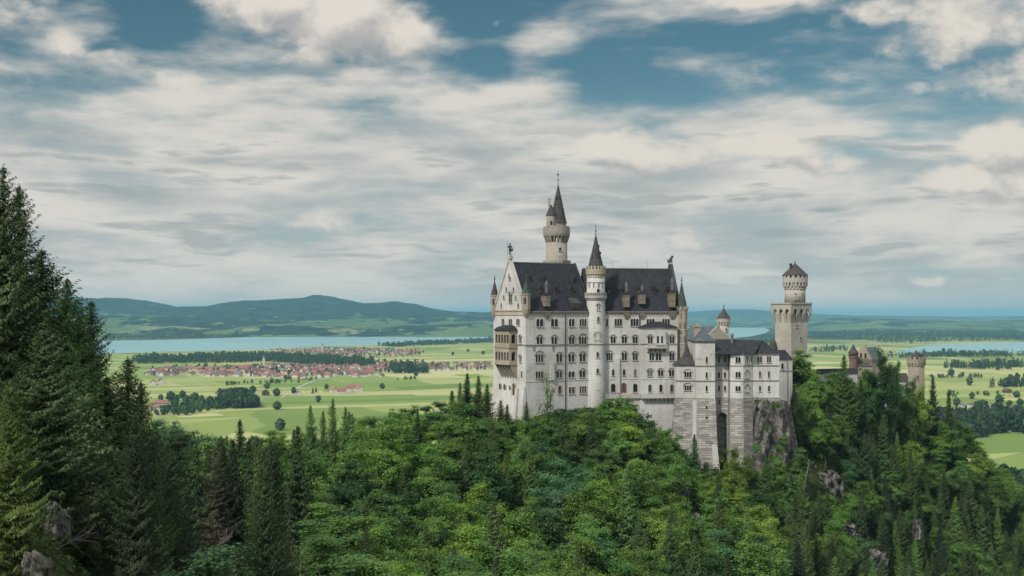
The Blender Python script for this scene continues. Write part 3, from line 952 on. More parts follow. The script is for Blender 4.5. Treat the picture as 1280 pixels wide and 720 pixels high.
def make_bower():
    D = 362.5
    FK = Fr((844 - 640) / FPX * D, D, 0)
    root = thing('castle_bower', 'lower pale wing with dark hipped roof on tall rough stone buttresses right of the palace', 'castle wing', (FK.o[0] + 17, D + 6, -60))
    S = lambda px, d=0: FK.s_at(px, d)
    Z = lambda y, d=0: (HY - y) * (D + d) / FPX
    zb = -60.0
    # left block
    zr = Z(497)
    def block(p0, p1, d, y_top, name='wall', back=13, flare=(0, 0, 0), zb=zb):
        s0, s1 = S(p0, d), S(p1, d)
        b = MB(); b.box(FK, s0, s1, d, back, zr, Z(y_top, d)); w = b.build(name, M['wall'], root)
        b = MB(); b.batter(FK, (s0 - flare[0], s1 + flare[1], d - flare[2], back), (s0 - .06, s1 + .06, d - .15, back), zb, zr); b.build('foundation', M['rough'], root)
        return s0, s1
    k1 = block(844.5, 868.5, 0, 456, flare=(2.4, 0, 1.5))
    k2 = block(869.5, 893.8, -1.8, 427, flare=(1.6, 1.2, 2.2), back=7)
    k5 = block(940.5, 974, .6, 441.5, flare=(0, -.1, .0), zb=-30.0)
    # recessed stretch with the tall arched niche
    s0, s1 = S(893.5, 2.2), S(911.5, 2.2)
    b = MB(); b.box(FK, s0, s1, 2.2, 13, zr, Z(442, 2.2)); b.build('wall', M['wall'], root)
    b = MB(); b.arcade(FK, s0 - .3, s1 + .3, zb, Z(522, 2), zr, 1, 2.0, 1.6, 6.0, k=10); b.box(FK, s0 - .3, s1 + .3, 6.0, 13, zb, zr); b.build('foundation', M['rough'], root)
    # polygonal bay
    pts = [(S(911.5, 2), 3.0), (S(913, -1.2), -1.2), (S(929, -2.0), -2.0), (S(940.8, 0), .4), (S(940.8, 0), 6)]
    ring = [FK.p(s, d, 0)[:2] for s, d in pts] + [FK.p(pts[0][0], 6, 0)[:2]]
    b = MB(); b.prism(ring, zr, Z(441.5)); b.build('wall', M['wall'], root)
    def grow(ring, k):
        c = np.mean(ring, axis=0)
        return [tuple(c + (np.array(q) - c) * k) for q in ring]
    b = MB()
    lo, hi = grow(ring, 1.14), grow(ring, 1.02)
    n = len(ring)
    b.add([(x, y, zb) for x, y in lo] + [(x, y, zr) for x, y in hi], [tuple(range(n))[::-1], tuple(range(n, 2 * n))] + [(i, (i + 1) % n, n + (i + 1) % n, n + i) for i in range(n)])
    b.build('foundation', M['rough'], root)
    # slim buttress at the right foot of the square tower
    b = MB()
    s = S(892.5, -2)
    b.batter(FK, (s - .4, s + 2.4, -5.2, 2), (s - .9, s + .5, -2.3, 2), zb, Z(537)); b.batter(FK, (s - 7.6, s - 6.2, -4.8, 0), (s - 6.6, s - 5.6, -2.0, 0), zb, Z(500))
    b.build('buttress', M['wall'], root)
    # string courses and eaves courses, one per stretch of wall
    def course(fn, name, m):
        b = MB(); fn(b); b.build(name, M[m], root)
    for y in (457, 475.7):
        z0, z1 = Z(y) - .18, Z(y) + .12
        if y > 460: course(lambda b: b.box(FK, k1[0] - .1, k1[1], -.2, .03, z0, z1), 'string_course', 'string')
        course(lambda b: b.box(FK, k2[0] - .12, k2[1] + .12, -2.0, 3, z0, z1), 'string_course', 'string')
        course(lambda b: b.box(FK, s0 + .1, s1 - .1, 2.0, 2.3, z0, z1), 'string_course', 'string')
        course(lambda b: b.prism(grow(ring, 1.03), z0, z1), 'string_course', 'string')
        course(lambda b: b.box(FK, k5[0], k5[1] + .1, .4, 5, z0, z1), 'string_course', 'string')
    z = Z(443)
    course(lambda b: b.prism(grow(ring, 1.05), z - .1, z + .35), 'cornice', 'hood')
    course(lambda b: b.box(FK, k5[0], k5[1] + .2, .3, 5, z - .1, z + .35), 'cornice', 'hood')
    course(lambda b: b.box(FK, k2[0] - .2, k2[1] + .2, -2.1, 7.2, Z(427.8, -1.8), Z(426.6, -1.8)), 'cornice', 'hood')
    course(lambda b: b.box(FK, k1[0] - .2, k1[1] - .05, -.3, 5, Z(457), Z(455.6)), 'cornice', 'hood')
    course(lambda b: b.box(FK, s0 + .1, s1 - .1, 1.95, 5, z - .1, z + .35), 'cornice', 'hood')
    # roofs
    b = MB()
    zt = Z(455.6)
    P = FK.p
    a0, a1 = k1[0] - .6, k1[1] + .3
    am = S(861.5)
    b.add([P(a0, -.7, zt), P(a1, -.7, zt), P(a1, 8, zt), P(a0, 8, zt), P(am - 1.4, 2.4, Z(446)), P(am + 1.2, 2.4, Z(446)), P(am + 1.2, 5, Z(446)), P(am - 1.4, 5, Z(446))],
          [(0, 1, 5, 4), (1, 2, 6, 5), (2, 3, 7, 6), (3, 0, 4, 7), (3, 2, 1, 0), (4, 5, 6, 7)])
    b.add([P(am - 1.4, 2.4, Z(446)), P(am + 1.2, 2.4, Z(446)), P(am + 1.2, 5, Z(446)), P(am - 1.4, 5, Z(446)), P(am, 3.6, Z(431))], [(0, 1, 4), (1, 2, 4), (2, 3, 4), (3, 0, 4)])
    b.build('roof', M['slate_brown'], root)
    b = MB()
    zt = Z(426.6, -1.8)
    c0, c1, d0, d1 = k2[0] - .5, k2[1] + .5, -2.4, 7.4
    cs, cd = (c0 + c1) / 2, (d0 + d1) / 2
    rings = []
    for t, kk in ((0, 1.0), (.22, .64), (.5, .36), (.75, .16), (1, .01)):
        z = zt + t * (Z(407.5, 2) - zt)
        rings.append([P(cs + (c - cs) * kk, cd + (d - cd) * kk, z) for c, d in ((c0, d0), (c1, d0), (c1, d1), (c0, d1))])
    for lo, hi in zip(rings, rings[1:]): b.hexa(lo + hi)
    b.build('roof', M['teal_roof'], root)
    b = MB()
    zt = Z(442.2)
    e0, e1 = S(893.8), S(974.5)
    e0 = e0 - .2
    b.add([P(e0, -2.4, zt), P(S(941), -2.4, zt), P(S(944), 0.1, zt), P(e1 + .4, 0.1, zt), P(e1 + .4, 14, zt), P(e0, 14, zt), P(e0 + 1, 7, Z(424, 7)), P(S(953, 7), 7, Z(425, 7))],
          [(0, 1, 7, 6), (1, 2, 7), (2, 3, 7), (3, 4, 7), (4, 5, 6, 7), (5, 0, 6), (5, 4, 3, 2, 1, 0)])
    rf = b.build('roof', M['slate'], root)
    b = MB()
    x, y, _ = P(S(915, 5), 5, 0)
    b.lathe(x, y, [(.45, Z(430)), (.4, Z(421)), (.65, Z(420.5)), (.6, Z(418.5)), (.1, Z(415.5))], 8)
    b.build('chimney', M['lead'], rf)
    # small dark stair turret at the right end of the roof
    b = MB()
    x, y, _ = P(S(966.5, 4), 4, 0)
    b.lathe(x, y, [(1.4, Z(446)), (1.4, Z(437)), (1.5, Z(436)), (1.0, Z(428)), (.1, Z(423))], 8)
    b.build('turret', M['slate_brown'], rf)
    # windows
    W = lambda *a, **k: win_px(FK, *a, root, **k)
    for y0, y1 in ((464.5, 471.5), (481.5, 488)): W(855.2, 864.2, y0, y1, 3, hood=True)
    for y0, y1 in ((446, 453.5), (465, 472.5), (482, 489)): W(881.9, 884.6, y0, y1, 1, d=-1.8)
    for y0, y1 in ((507, 510.5), (520.5, 524)): W(881.9, 884.2, y0, y1, 1, d=-2.35, frame=M['rough'], sill=False)
    for y0, y1 in ((445.5, 453), (465, 472), (482, 488.5)):
        W(897.3, 900.2, y0, y1, 1, d=2.2); W(904.6, 907.6, y0, y1, 1, d=2.2)
    W(897.6, 900, 500.5, 504, 1, d=1.55, frame=M['rough'], sill=False)
    # windows on the polygon faces
    def face_win(i, t, w, y0, y1, n, **kw):
        (xa, ya), (xb, yb) = ring[i], ring[i + 1]
        ang = math.degrees(math.atan2(yb - ya, xb - xa))
        F = Fr(xa, ya, ang)
        L = math.hypot(xb - xa, yb - ya)
        s = t * L
        window(F, s - w / 2, s + w / 2, F.z_at(y1, s), F.z_at(y0, s), n, root, **kw)
    for y0, y1 in ((446, 453.5), (464.5, 472), (482.5, 489)): face_win(1, .60, 1.7, y0, y1, 2)
    face_win(2, .36, 1.6, 446, 453.5, 2); face_win(2, .9, .4, 446, 453.5, 1)
    for y0, y1 in ((463, 472.5), (481, 489.5)): face_win(2, .36, 1.7, y0, y1, 1, pane=M['wall'], hood=True)
    W(947, 952.4, 445, 453, 2, d=.6); W(958.3, 964, 445, 453, 2, d=.6)
    for y0, y1 in ((464, 471.5), (482, 489)):
        W(948.6, 951.2, y0, y1, 1, d=.6); W(959.7, 962.4, y0, y1, 1, d=.6)
    for px, d in ((868.9, -.2), (911.2, 1.2)):
        b = MB(); s = S(px, d); b.tube(P(s, d, -52), P(s, d, Z(444)), .15)
        b.build('rain_pipe', M['iron'], root)


def make_knights_house():
    D = 412.0
    k = D / FPX
    X = lambda px: (px - 640) * k
    Z = lambda y: (HY - y) * k
    root = thing('knights_house', 'gabled courtyard house with blue-green roof showing above the lower wing', 'house', (X(885), D + 4, -30))
    Fg = Fr(X(882), D - 5.5, 32)
    # gable faces the camera's right; ridge runs back to the left
    F = Fr(X(897) - 5.6, D - 3, 28)
    b = MB(); b.box(F, 0, 12.5, 0, 16, -30, Z(424)); b.build('wall', M['tower_stone'], root)
    b = MB(); b.extrude(F, [(-.1, Z(424)), (12.6, Z(424)), (6.2, Z(407.3))], -.05, .5); g = b.build('gable', M['tower_stone'], root)
    b = MB(); P = F.p
    zr = Z(408.2)
    b.add([P(-.6, .45, Z(425.2)), P(6.2, .45, zr), P(13.1, .45, Z(425.2)), P(-.6, 16, Z(425.2)), P(6.2, 16, zr), P(13.1, 16, Z(425.2))], [(0, 1, 4, 3), (1, 2, 5, 4), (0, 2, 1), (3, 4, 5), (0, 3, 5, 2)])
    rf = b.build('roof', M['teal_roof'], root)
    # long lower roof reaching left to the palace
    b = MB(); F2 = Fr(X(868), D + 4, 4)
    b.box(F2, 0, 11, 0, 8, -30, Z(424)); b.build('wall', M['tower_stone'], root)
    b = MB(); b.gable_roof(F2, -.3, 11.2, 0, 8, Z(424), Z(408), .3, hip0=3.4); b.build('roof', M['teal_roof'], root)
    window(F, 5.2, 6.0, Z(424), Z(420), 1, root)
    b = MB()
    x = X(870.3); y = D - 2
    b.box(Fr(x, y, 0), -1.1, 1.1, -1, 1, -30, Z(409)); b.box(Fr(x, y, 0), -1.4, 1.4, -1.3, 1.3, Z(409), Z(407.5))
    b.box(Fr(x, y, 0), -.5, .5, -.5, .5, Z(407.5), Z(403.5))
    b.build('chimney', M['tan'], root)
    # round turret behind
    Dt = 424.0; kt = Dt / FPX
    cx, cy = (904.6 - 640) * kt, Dt
    Zt = lambda y: (HY - y) * kt
    root2 = thing('round_turret', 'small round turret with dark conical roof behind the lower wing', 'tower', (cx, cy, -30))
    b = MB(); b.lathe(cx, cy, [(1.95, -30), (1.95, Zt(405.5))], 24); b.build('wall', M['tower_stone'], root2, smooth=True)
    b = MB()
    b.ringboxes(cx, cy, 1.8, 2.4, Zt(405.8), Zt(402.5), 14, .5)
    b.lathe(cx, cy, [(1.9, Zt(402.6)), (2.45, Zt(402.4)), (2.45, Zt(397.2)), (1.5, Zt(397.2))], 24)
    b.ringboxes(cx, cy, 2.36, 2.52, Zt(399.2), Zt(397.3), 10, .4)
    b.build('gallery', M['cream'], root2)
    b = MB(); b.lathe(cx, cy, [(2.75, Zt(397.4)), (2.2, Zt(395.6)), (1.0, Zt(390)), (.1, Zt(384.5))], 16); sp = b.build('spire', M['slate_brown'], root2)
    b = MB(); b.tube((cx, cy, Zt(385)), (cx, cy, Zt(381.2)), .08); b.box(Fr(cx, cy, 0), -.1, .5, -.03, .03, Zt(382.6), Zt(381.6)); b.build('weather_vane', M['bronze'], sp)
    round_window(cx, cy, 1.95, -math.pi / 2 + .3, .6, Zt(414), Zt(410), 1, root2)


def make_square_tower():
    cx0, cy0 = (989 - 640) / FPX * 430, 430.0
    F = Fr(cx0, cy0, 31)
    k = 430 / FPX
    Z = lambda y: (HY - y) * k
    a = 8.6
    c = F.p(a / 2, a / 2, 0)
    root = thing('square_tower', 'tall square grey tower with arched platform and round lookout on top', 'tower', (c[0], c[1], -40))
    b = MB(); b.box(F, 0, a, 0, a, -40, Z(383)); b.build('wall', M['tower_stone'], root)
    o = 1.15
    b = MB()
    zs, zt, z0 = Z(391), Z(383.5), Z(403)
    faces = [F, Fr(*F.p(0, a, 0)[:2], 31 - 90), Fr(*F.p(a, 0, 0)[:2], 31 + 90), Fr(*F.p(a, a, 0)[:2], 31 + 180)]
    for q, G in enumerate(faces):
        b.arcade(G, -.55, a + .55, zs - .3, zs, zt, 3, 1.15, -o - .002 * q, -o + .55 - .002 * q, pointed=True)
        b.box(G, -o, -.55, -o - .002 * q, -o + .55, zs - .3, zt); b.box(G, a + .55, a + o, -o - .002 * q, -o + .55, zs - .3, zt)
        cw = (a + 1.1) / 3
        for i in range(4):
            s = -.55 + cw * i
            lo, hi = max(s - .65, -.02 if i == 0 else -9), min(s + .65, a + .02)
            b.batter(G, (max(lo, 0) if i < 3 else a - .65, min(hi, a) if i else .65, -.05, .01), (max(s - .65, -o), min(s + .65, a + o), -o, .01), z0, zs - .3)
    b.box(F, -o, a + o, -o, a + o, zt, Z(380))
    b.box(F, -o + .02, a + o - .02, -o + .02, a + o - .02, zt - .25, zt + .01)
    b.box(F, -o - .3, a + o + .3, -o - .3, a + o + .3, Z(380), Z(378.2))
    b.build('platform', M['tower_stone'], root)
    cx, cy = c[0], c[1]
    x = (993.8 - 640) / FPX * cy
    cx = x
    kk = cy / FPX
    Zr = lambda y: (HY - y) * kk
    b = MB(); b.lathe(cx, cy, [(3.95, Z(379)), (3.95, Zr(360))], 28); b.build('lookout', M['tower_stone'], root, smooth=True)
    b = MB()
    for (y0, y1, r) in ((361.5, 357, 4.35), (358, 353.5, 4.75)):
        b.ringboxes(cx, cy, 3.8, r, Zr(y0), Zr(y1), 20, .5, .1 if r > 4.5 else .25)
    b.lathe(cx, cy, [(3.9, Zr(354)), (4.8, Zr(353.5)), (4.8, Zr(347.5)), (3.8, Zr(347.5))], 28)
    b.ringboxes(cx, cy, 4.3, 4.8, Zr(347.5), Zr(344), 16, .55)
    b.build('parapet', M['tower_stone'], root)
    b = MB(); b.lathe(cx, cy, [(3.9, Zr(349)), (3.9, Zr(343.5))], 20); b.build('pane', M['pane'], root)
    b = MB(); b.lathe(cx, cy, [(5.0, Zr(344.4)), (4.9, Zr(343.8)), (2.2, Zr(335.5)), (.12, Zr(329))], 20); sp = b.build('spire', M['slate_brown'], root)
    b = MB(); finial(b, cx, cy, Zr(330), Zr(325)); b.build('finial', M['bronze'], sp)
    b = MB(); x = cx - 1.9; b.box(Fr(x, cy - 1, 0), -.4, .4, -.4, .4, Zr(339), Zr(330.5)); b.box(Fr(x, cy - 1, 0), -.6, .6, -.6, .6, Zr(330.5), Zr(329.5)); b.build('chimney', M['slate_brown'], sp)
    for px, y0, y1, w in ((991.5, 375, 377.8, .9), (1000, 374, 377.8, .9), (991.5, 367, 368.5, .8), (1000, 367, 368.5, .8)):
        aa = -math.pi / 2 + math.asin(((px - 640) * kk - cx) / 3.95)
        round_window(cx, cy, 3.95, aa, w, Zr(y1), Zr(y0), 1, root, sill=False, square=True)
    for px, y0, y1, w in ((996.2, 406, 409.3, 1.0), (1000.8, 421.5, 424.8, 1.0), (999.5, 437, 443, .6), (1002, 437, 443, .6)):
        s = F.s_at(px); window(F, s - w / 2, s + w / 2, F.z_at(y1, s), F.z_at(y0, s), 1, root, square=y0 < 430)
    # connecting wing between the lower wing and the tower
    D2 = 405.0
    k2 = D2 / FPX
    F2 = Fr((974 - 640) * k2, D2, 24)
    Z2 = lambda y: (HY - y) * k2
    r2 = thing('connecting_wing', 'narrow pale wing with small dark roof between the lower wing and the square tower', 'castle wing', (F2.o[0] + 3, D2 + 3, -42))
    L = F2.s_at(990.5)
    b = MB(); b.box(F2, -.5, L, 0, 9, -42, Z2(449)); b.build('wall', M['wall'], r2)
    b = MB(); b.gable_roof(F2, -.6, L + .2, 0, 9, Z2(449), Z2(438), .3); b.build('roof', M['slate'], r2)
    win_px(F2, 976, 979.6, 454, 461, 1, r2)
    b = MB(); b.box(F2, -.5, L + .05, -.15, .02, Z2(464.5), Z2(463.6)); b.tube(F2.p(F2.s_at(984), -.15, -40), F2.p(F2.s_at(984), -.15, Z2(449)), .13); b.build('string_course', M['string'], r2)


def make_gatehouse():
    D = 500.0
    k = D / FPX
    X = lambda px: (px - 640) * k
    Z = lambda y: (HY - y) * k
    root = thing('gatehouse', 'tan gatehouse with stepped gables and blue-green roof behind the trees', 'gatehouse', (X(1090), D + 5, -45))
    F = Fr(X(1090), D, 38)
    W_, L_ = 8.2, 15
    # long side runs right, stepped gable walls at both ends
    s0, s1 = 0.0, F.s_at(1108)
    dd = 9.0
    b = MB(); b.box(F, s0, s1, 0, dd, -45, Z(449)); b.build('wall', M['tan'], root)
    b = MB(); b.gable_roof(F, s0 + .3, s1 - .3, 0, dd, Z(449), Z(434.5), .3); b.build('roof', M['teal_roof'], root)
    for s, G in ((s0, Fr(*F.p(s0, dd, 0)[:2], 38 - 90)), (s1, Fr(*F.p(s1 - .9, dd, 0)[:2], 38 - 90))):
        b = MB()
        n = 5
        top = Z(431.5); lo = Z(447)
        for i in range(n):
            ins = i * dd / 2 / n
            b.box(G, ins, dd - ins, 0 - .002 * i, .9 + .002 * i, lo + (top - lo) * (i - 1) / (n - 1) if i else lo - 3, lo + (top - lo) * i / (n - 1))
        b.build('gable', M['tan'], root)
    G = Fr(*F.p(s0, dd, 0)[:2], 38 - 90)
    for s in (2.9, 5.2): window(G, s, s + 1, Z(447), Z(442), 1, root, d=0, frame=M['brown'])
    # round brown turret at the left
    cx, cy = X(1067.5), D + 1
    b = MB(); b.lathe(cx, cy, [(1.8, -45), (1.8, Z(448)), (2.1, Z(446.5)), (2.1, Z(441))], 18); t = b.build('turret', M['brown'], root)
    b = MB(); b.lathe(cx, cy, [(2.35, Z(441.2)), (1.3, Z(437)), (.1, Z(430.5))], 14); b.build('spire', M['slate_brown'], t)
    b = MB(); b.lathe(cx, cy, [(2.13, Z(444.6)), (2.13, Z(442.6))], 18); b.build('pane', M['pane'], t)
    # dark porch roof
    b = MB(); F2 = Fr(X(1074.5), D - 5, 8); b.box(F2, 0, 4.5, 0, 5, -45, Z(457)); b.build('porch', M['tan'], root)
    b = MB(); b.gable_roof(F2, -.2, 4.7, 0, 5, Z(457), Z(453), .3, hip0=1.5, hip1=1.5); b.build('roof', M['slate_brown'], root)
    # round gate tower
    Dt = 486.0; kt = Dt / FPX
    cx, cy = (1145.3 - 640) * kt, Dt
    Zt = lambda y: (HY - y) * kt
    r2 = thing('gate_tower', 'squat round stone tower with battlements right of the gatehouse', 'tower', (cx, cy, -48))
    b = MB(); b.lathe(cx, cy, [(3.5, -48), (3.35, Zt(456))], 26); b.build('wall', M['gate_stone'], r2, smooth=True)
    b = MB()
    b.ringboxes(cx, cy, 3.2, 3.85, Zt(457), Zt(454), 18, .5)
    b.lathe(cx, cy, [(3.3, Zt(454.3)), (3.95, Zt(454)), (3.95, Zt(449)), (3.4, Zt(449)), (3.4, Zt(451)), (1, Zt(451))], 26)
    b.ringboxes(cx, cy, 3.4, 3.95, Zt(449), Zt(446), 12, .6)
    b.build('parapet', M['gate_stone'], r2)
    b = MB(); b.lathe(cx - .1, cy, [(2.0, Zt(451)), (2.0, Zt(447)), (2.2, Zt(446.8)), (1.2, Zt(442.5)), (.1, Zt(437.5))], 14); b.box(Fr(cx + 1.9, cy, 0), -1, .8, -1, 1, Zt(450), Zt(443)); b.build('spire', M['slate_brown'], r2)
    round_window(cx, cy, 3.38, -math.pi / 2 - .12, .7, Zt(474), Zt(468.5), 1, r2)
    # pale entrance building with dark roof beside the tower
    D3 = 487.0; k3 = D3 / FPX
    F3 = Fr((1104 - 640) * k3, D3, 3)
    Z3 = lambda y: (HY - y) * k3
    r3 = thing('entrance_building', 'white entrance building with arched openings half hidden behind trees below the round gate tower', 'building', (F3.o[0] + 5, D3 + 4, -50))
    L = F3.s_at(1137)
    b = MB(); b.box(F3, 0, L, 0, 7, -52, Z3(476)); b.build('wall', M['wall'], r3)
    b = MB(); b.gable_roof(F3, -.3, L, 0, 7, Z3(476), Z3(467), .4); b.build('roof', M['slate_brown'], r3)
    for p in (1109, 1117, 1125): win_px(F3, p, p + 3.2, 502, 511, 1, r3)
    # roofed curtain wall from the square tower to the gatehouse
    D4 = 470.0; k4 = D4 / FPX
    F4 = Fr((1012 - 640) * k4, D4 - 16, 26)
    L = F4.s_at(1072)
    z1 = F4.z_at(466, L / 2)
    r4 = thing('curtain_wall', 'low pale curtain wall under a dark narrow roof between square tower and gatehouse', 'wall', (F4.o[0] + L / 2, F4.o[1] + 10, -45))
    b = MB(); b.box(F4, 0, L, 0, 3.5, -45, z1); b.build('wall', M['wall'], r4)
    b = MB(); b.gable_roof(F4, -.2, L, 0, 3.5, z1, z1 + 1.7, .35); b.build('roof', M['slate'], r4)


def statue_knight():
    hw = WID / 2
    x, y, _ = FW.p(hw, .3, 0)
    z = Z_RIDGE_A + 1.9
    root = thing('knight_statue', 'dark bronze knight statue with lance on the west gable tip', 'statue', (x, y, z))
    b = MB()
    b.box(Fr(x, y, 30), -.55, .55, -.5, .5, z, z + .5)
    b.build('plinth', M['frame'], root)
    b = MB()
    z += .5
    for s in (-.22, .22):
        b.tube((x + s, y, z), (x + s * .9, y, z + .9), .14, .18); b.tube((x + s * .9, y, z + .9), (x + s * .7, y, z + 1.8), .18, .22)
    b.lathe(x, y, [(.42, z + 1.45), (.34, z + 1.9), (.46, z + 2.6), (.40, z + 2.95), (.14, z + 3.1)], 10)
    b.ball((x, y - .02, z + 3.35), .26, 10, 1.15)
    b.lathe(x, y, [(.3, z + 3.35), (.22, z + 3.62), (.04, z + 3.85)], 8)
    b.tube((x - .4, y, z + 2.85), (x - .62, y - .1, z + 2.2), .14, .12); b.tube((x - .62, y - .1, z + 2.2), (x - .78, y - .3, z + 2.75), .12, .09)
    b.tube((x + .42, y, z + 2.8), (x + .7, y - .05, z + 2.15), .14, .12); b.tube((x + .7, y - .05, z + 2.15), (x + .62, y - .3, z + 1.6), .12, .09)
    b.lathe(x + .62, y - .35, [(.05, z + .9), (.42, z + 1.5), (.42, z + 1.9), (.05, z + 2.0)], 8)
    b.build('figure', M['bronze'], root, smooth=True)
    b = MB(); b.tube((x - .78, y - .3, z + .2), (x - .84, y - .3, z + 4.4), .06, .04); b.build('lance', M['bronze'], root)


def statue_lion():
    x, y, _ = FB.p(S_END - .42, 19.0 / 2, 0)
    z = Z_RIDGE_B + 1.6
    root = thing('lion_statue', 'dark bronze seated lion statue on the east gable tip', 'statue', (x, y, z))
    b = MB(); b.box(Fr(x, y, 10), -.6, .6, -.6, .6, z, z + .45); b.build('plinth', M['frame'], root)
    z += .45
    b = MB()
    b.tube((x - .55, y, z + .45), (x + .2, y, z + 1.5), .55, .42, 10)
    b.ball((x - .5, y, z + .5), .58, 10)
    b.ball((x + .2, y, z + 1.45), .5, 10)
    b.ball((x + .55, y, z + 2.05), .45, 10)
    b.tube((x + .55, y, z + 2.0), (x + 1.05, y, z + 1.9), .26, .18, 8)
    for s in (-.22, .22):
        b.tube((x + .35, y + s, z + 1.2), (x + .5, y + s, z), .2, .14, 8)
        b.tube((x - .4, y + s * 1.6, z + .45), (x + .15, y + s * 1.6, z + .1), .26, .15, 8)
        b.ball((x + .45, y + s, z + 2.45), .13, 6)
    b.tube((x - .9, y, z + .3), (x - 1.2, y, z + 1.3), .1, .08)
    b.build('figure', M['bronze'], root, smooth=True)


make_palace()
make_stair_tower()
make_great_tower()
make_bower()
make_knights_house()
make_square_tower()
make_gatehouse()
statue_knight()
statue_lion()
# ------------------------------------------------------------------ the land
PLAIN_Z = -185.0
rng = np.random.default_rng(11)


def on_plain(px, py, z=PLAIN_Z):
    """the point of the plain seen in that direction."""
    Y = -z * FPX / (py - HY)
    return ((px - 640) / FPX * Y, Y)


def at(px, py, D):
    return ((px - 640) / FPX * D, D, (HY - py) / FPX * D)


GROUND_POINTS = [at(*q) for q in [
    (-60, 640, 70), (0, 690, 80), (100, 705, 95), (64, 655, 71), (98, 664, 77), (36, 712, 60), (180, 770, 105), (60, 660, 120), (-100, 560, 130), (-150, 600, 60), (-300, 600, 60), (-200, 520, 180),
    (250, 800, 125), (400, 860, 130), (190, 665, 180), (100, 575, 220), (250, 670, 220), (0, 560, 200), (180, 630, 255),
    (350, 650, 260), (300, 640, 270), (450, 615, 280), (550, 585, 310), (600, 560, 335), (620, 552, 338), (660, 534, 343), (700, 525, 347), (760, 522, 352), (800, 528, 352), (822, 556, 354), (860, 595, 355), (905, 612, 357), (935, 608, 357), (965, 602, 360),
    (500, 760, 200), (640, 830, 200), (640, 745, 250), (640, 645, 300), (640, 575, 330), (740, 690, 275), (740, 590, 320), (850, 745, 260), (850, 690, 300), (850, 630, 335), (950, 710, 310), (350, 790, 170), (900, 880, 210), (750, 930, 170),
    (985, 500, 415), (1050, 520, 440), (1050, 600, 380), (1000, 640, 350), (1100, 565, 440), (1115, 524, 483), (1150, 520, 495), (1200, 570, 500), (1280, 655, 490), (1400, 740, 480),
    (1100, 690, 370), (1200, 705, 420), (1280, 770, 420), (1000, 730, 310), (1130, 800, 320), (1280, 870, 350), (1020, 500, 430), (1080, 515, 465)]]
GROUND_POINTS += [(30, 375, -31), (12, 364, -31), (80, 395, -34), (110, 440, -30), (95, 420, -28), (165, 512, -44), (50, 395, -31),
    (-35, 410, -70), (-60, 430, -90), (0, 460, -95), (60, 480, -95), (120, 540, -95), (200, 590, -120), (260, 570, -130), (-150, 370, -85), (-200, 320, -75), (-100, 345, -65), (-90, 400, -95), (-250, 420, -130), (-60, 520, -160),
    (60, 560, -165), (160, 640, -180), (-150, 500, -165), (330, 600, -170), (330, 460, -150), (380, 350, -140), (-260, 150, 10), (-260, 60, 10), (-60, 20, -40), (0, 20, -75), (60, 30, -85), (0, 80, -80), (100, 100, -95), (200, 150, -105), (330, 200, -110),
    (200, 300, -105), (-300, 520, -170), (0, 720, -195), (200, 720, -195), (400, 720, -195), (-300, 720, -195)]
GP = np.array(GROUND_POINTS, float)


def _fit():
    P, z = GP[:, :2] / 100.0, GP[:, 2]
    n = len(P)
    d = np.linalg.norm(P[:, None] - P[None], axis=2)
    K = np.where(d > 0, d ** 2 * np.log(np.maximum(d, 1e-9)), 0) + np.eye(n) * .02
    Q = np.hstack([np.ones((n, 1)), P])
    A = np.block([[K, Q], [Q.T, np.zeros((3, 3))]])
    return np.linalg.solve(A, np.concatenate([z, np.zeros(3)]))


_W = _fit()


def wob(x, y, s, k):
    return (np.sin(x / s + k) * np.cos(y / s * 1.13 + k * 2.1) + .5 * np.sin(x / s * 2.3 + k * 3.7 + y / s * 1.7))


def ground_z(x, y):
    x, y = np.atleast_1d(np.asarray(x, float)), np.atleast_1d(np.asarray(y, float))
    P = GP[:, :2] / 100.0
    out = np.empty(len(x))
    for i in range(0, len(x), 4000):
        q = np.stack([x[i:i + 4000], y[i:i + 4000]], 1) / 100.0
        d = np.linalg.norm(q[:, None] - P[None], axis=2)
        K = np.where(d > 0, d ** 2 * np.log(np.maximum(d, 1e-9)), 0)
        out[i:i + 4000] = K @ _W[:len(P)] + _W[len(P)] + q @ _W[len(P) + 1:]
    out += .8 * wob(x, y, 9.0, .3) + .35 * wob(x, y, 3.7, 1.9)
    return np.clip(out, -192, 20)


def grid_mesh(name, X, Y, Z, material, smooth=True, parent=None):
    ny, nx = X.shape
    v = np.stack([X.ravel(), Y.ravel(), Z.ravel()], 1)
    idx = np.arange(nx * ny).reshape(ny, nx)
    f = np.stack([idx[:-1, :-1], idx[:-1, 1:], idx[1:, 1:], idx[1:, :-1]], -1).reshape(-1, 4)
    return np_mesh(name, v, f, material, smooth, parent)


def np_mesh(name, v, f, material, smooth=False, parent=None, mi=None, link=True):
    me = bpy.data.meshes.new(name)
    me.vertices.add(len(v)); me.vertices.foreach_set('co', np.asarray(v, np.float32).ravel())
    k = f.shape[1]
    me.loops.add(f.size); me.loops.foreach_set('vertex_index', np.asarray(f, np.int32).ravel())
    me.polygons.add(len(f)); me.polygons.foreach_set('loop_start', np.arange(0, f.size, k, dtype=np.int32))
    for q in (material if isinstance(material, (list, tuple)) else [material]): me.materials.append(q)
    if mi is not None: me.polygons.foreach_set('material_index', np.asarray(mi, np.int32))
    if smooth: me.polygons.foreach_set('use_smooth', np.ones(len(f), bool))
    me.update(calc_edges=True)
    if not link: return me
    o = bpy.data.objects.new(name, me)
    COL.objects.link(o)
    if parent is not None: o.parent = parent
    return o


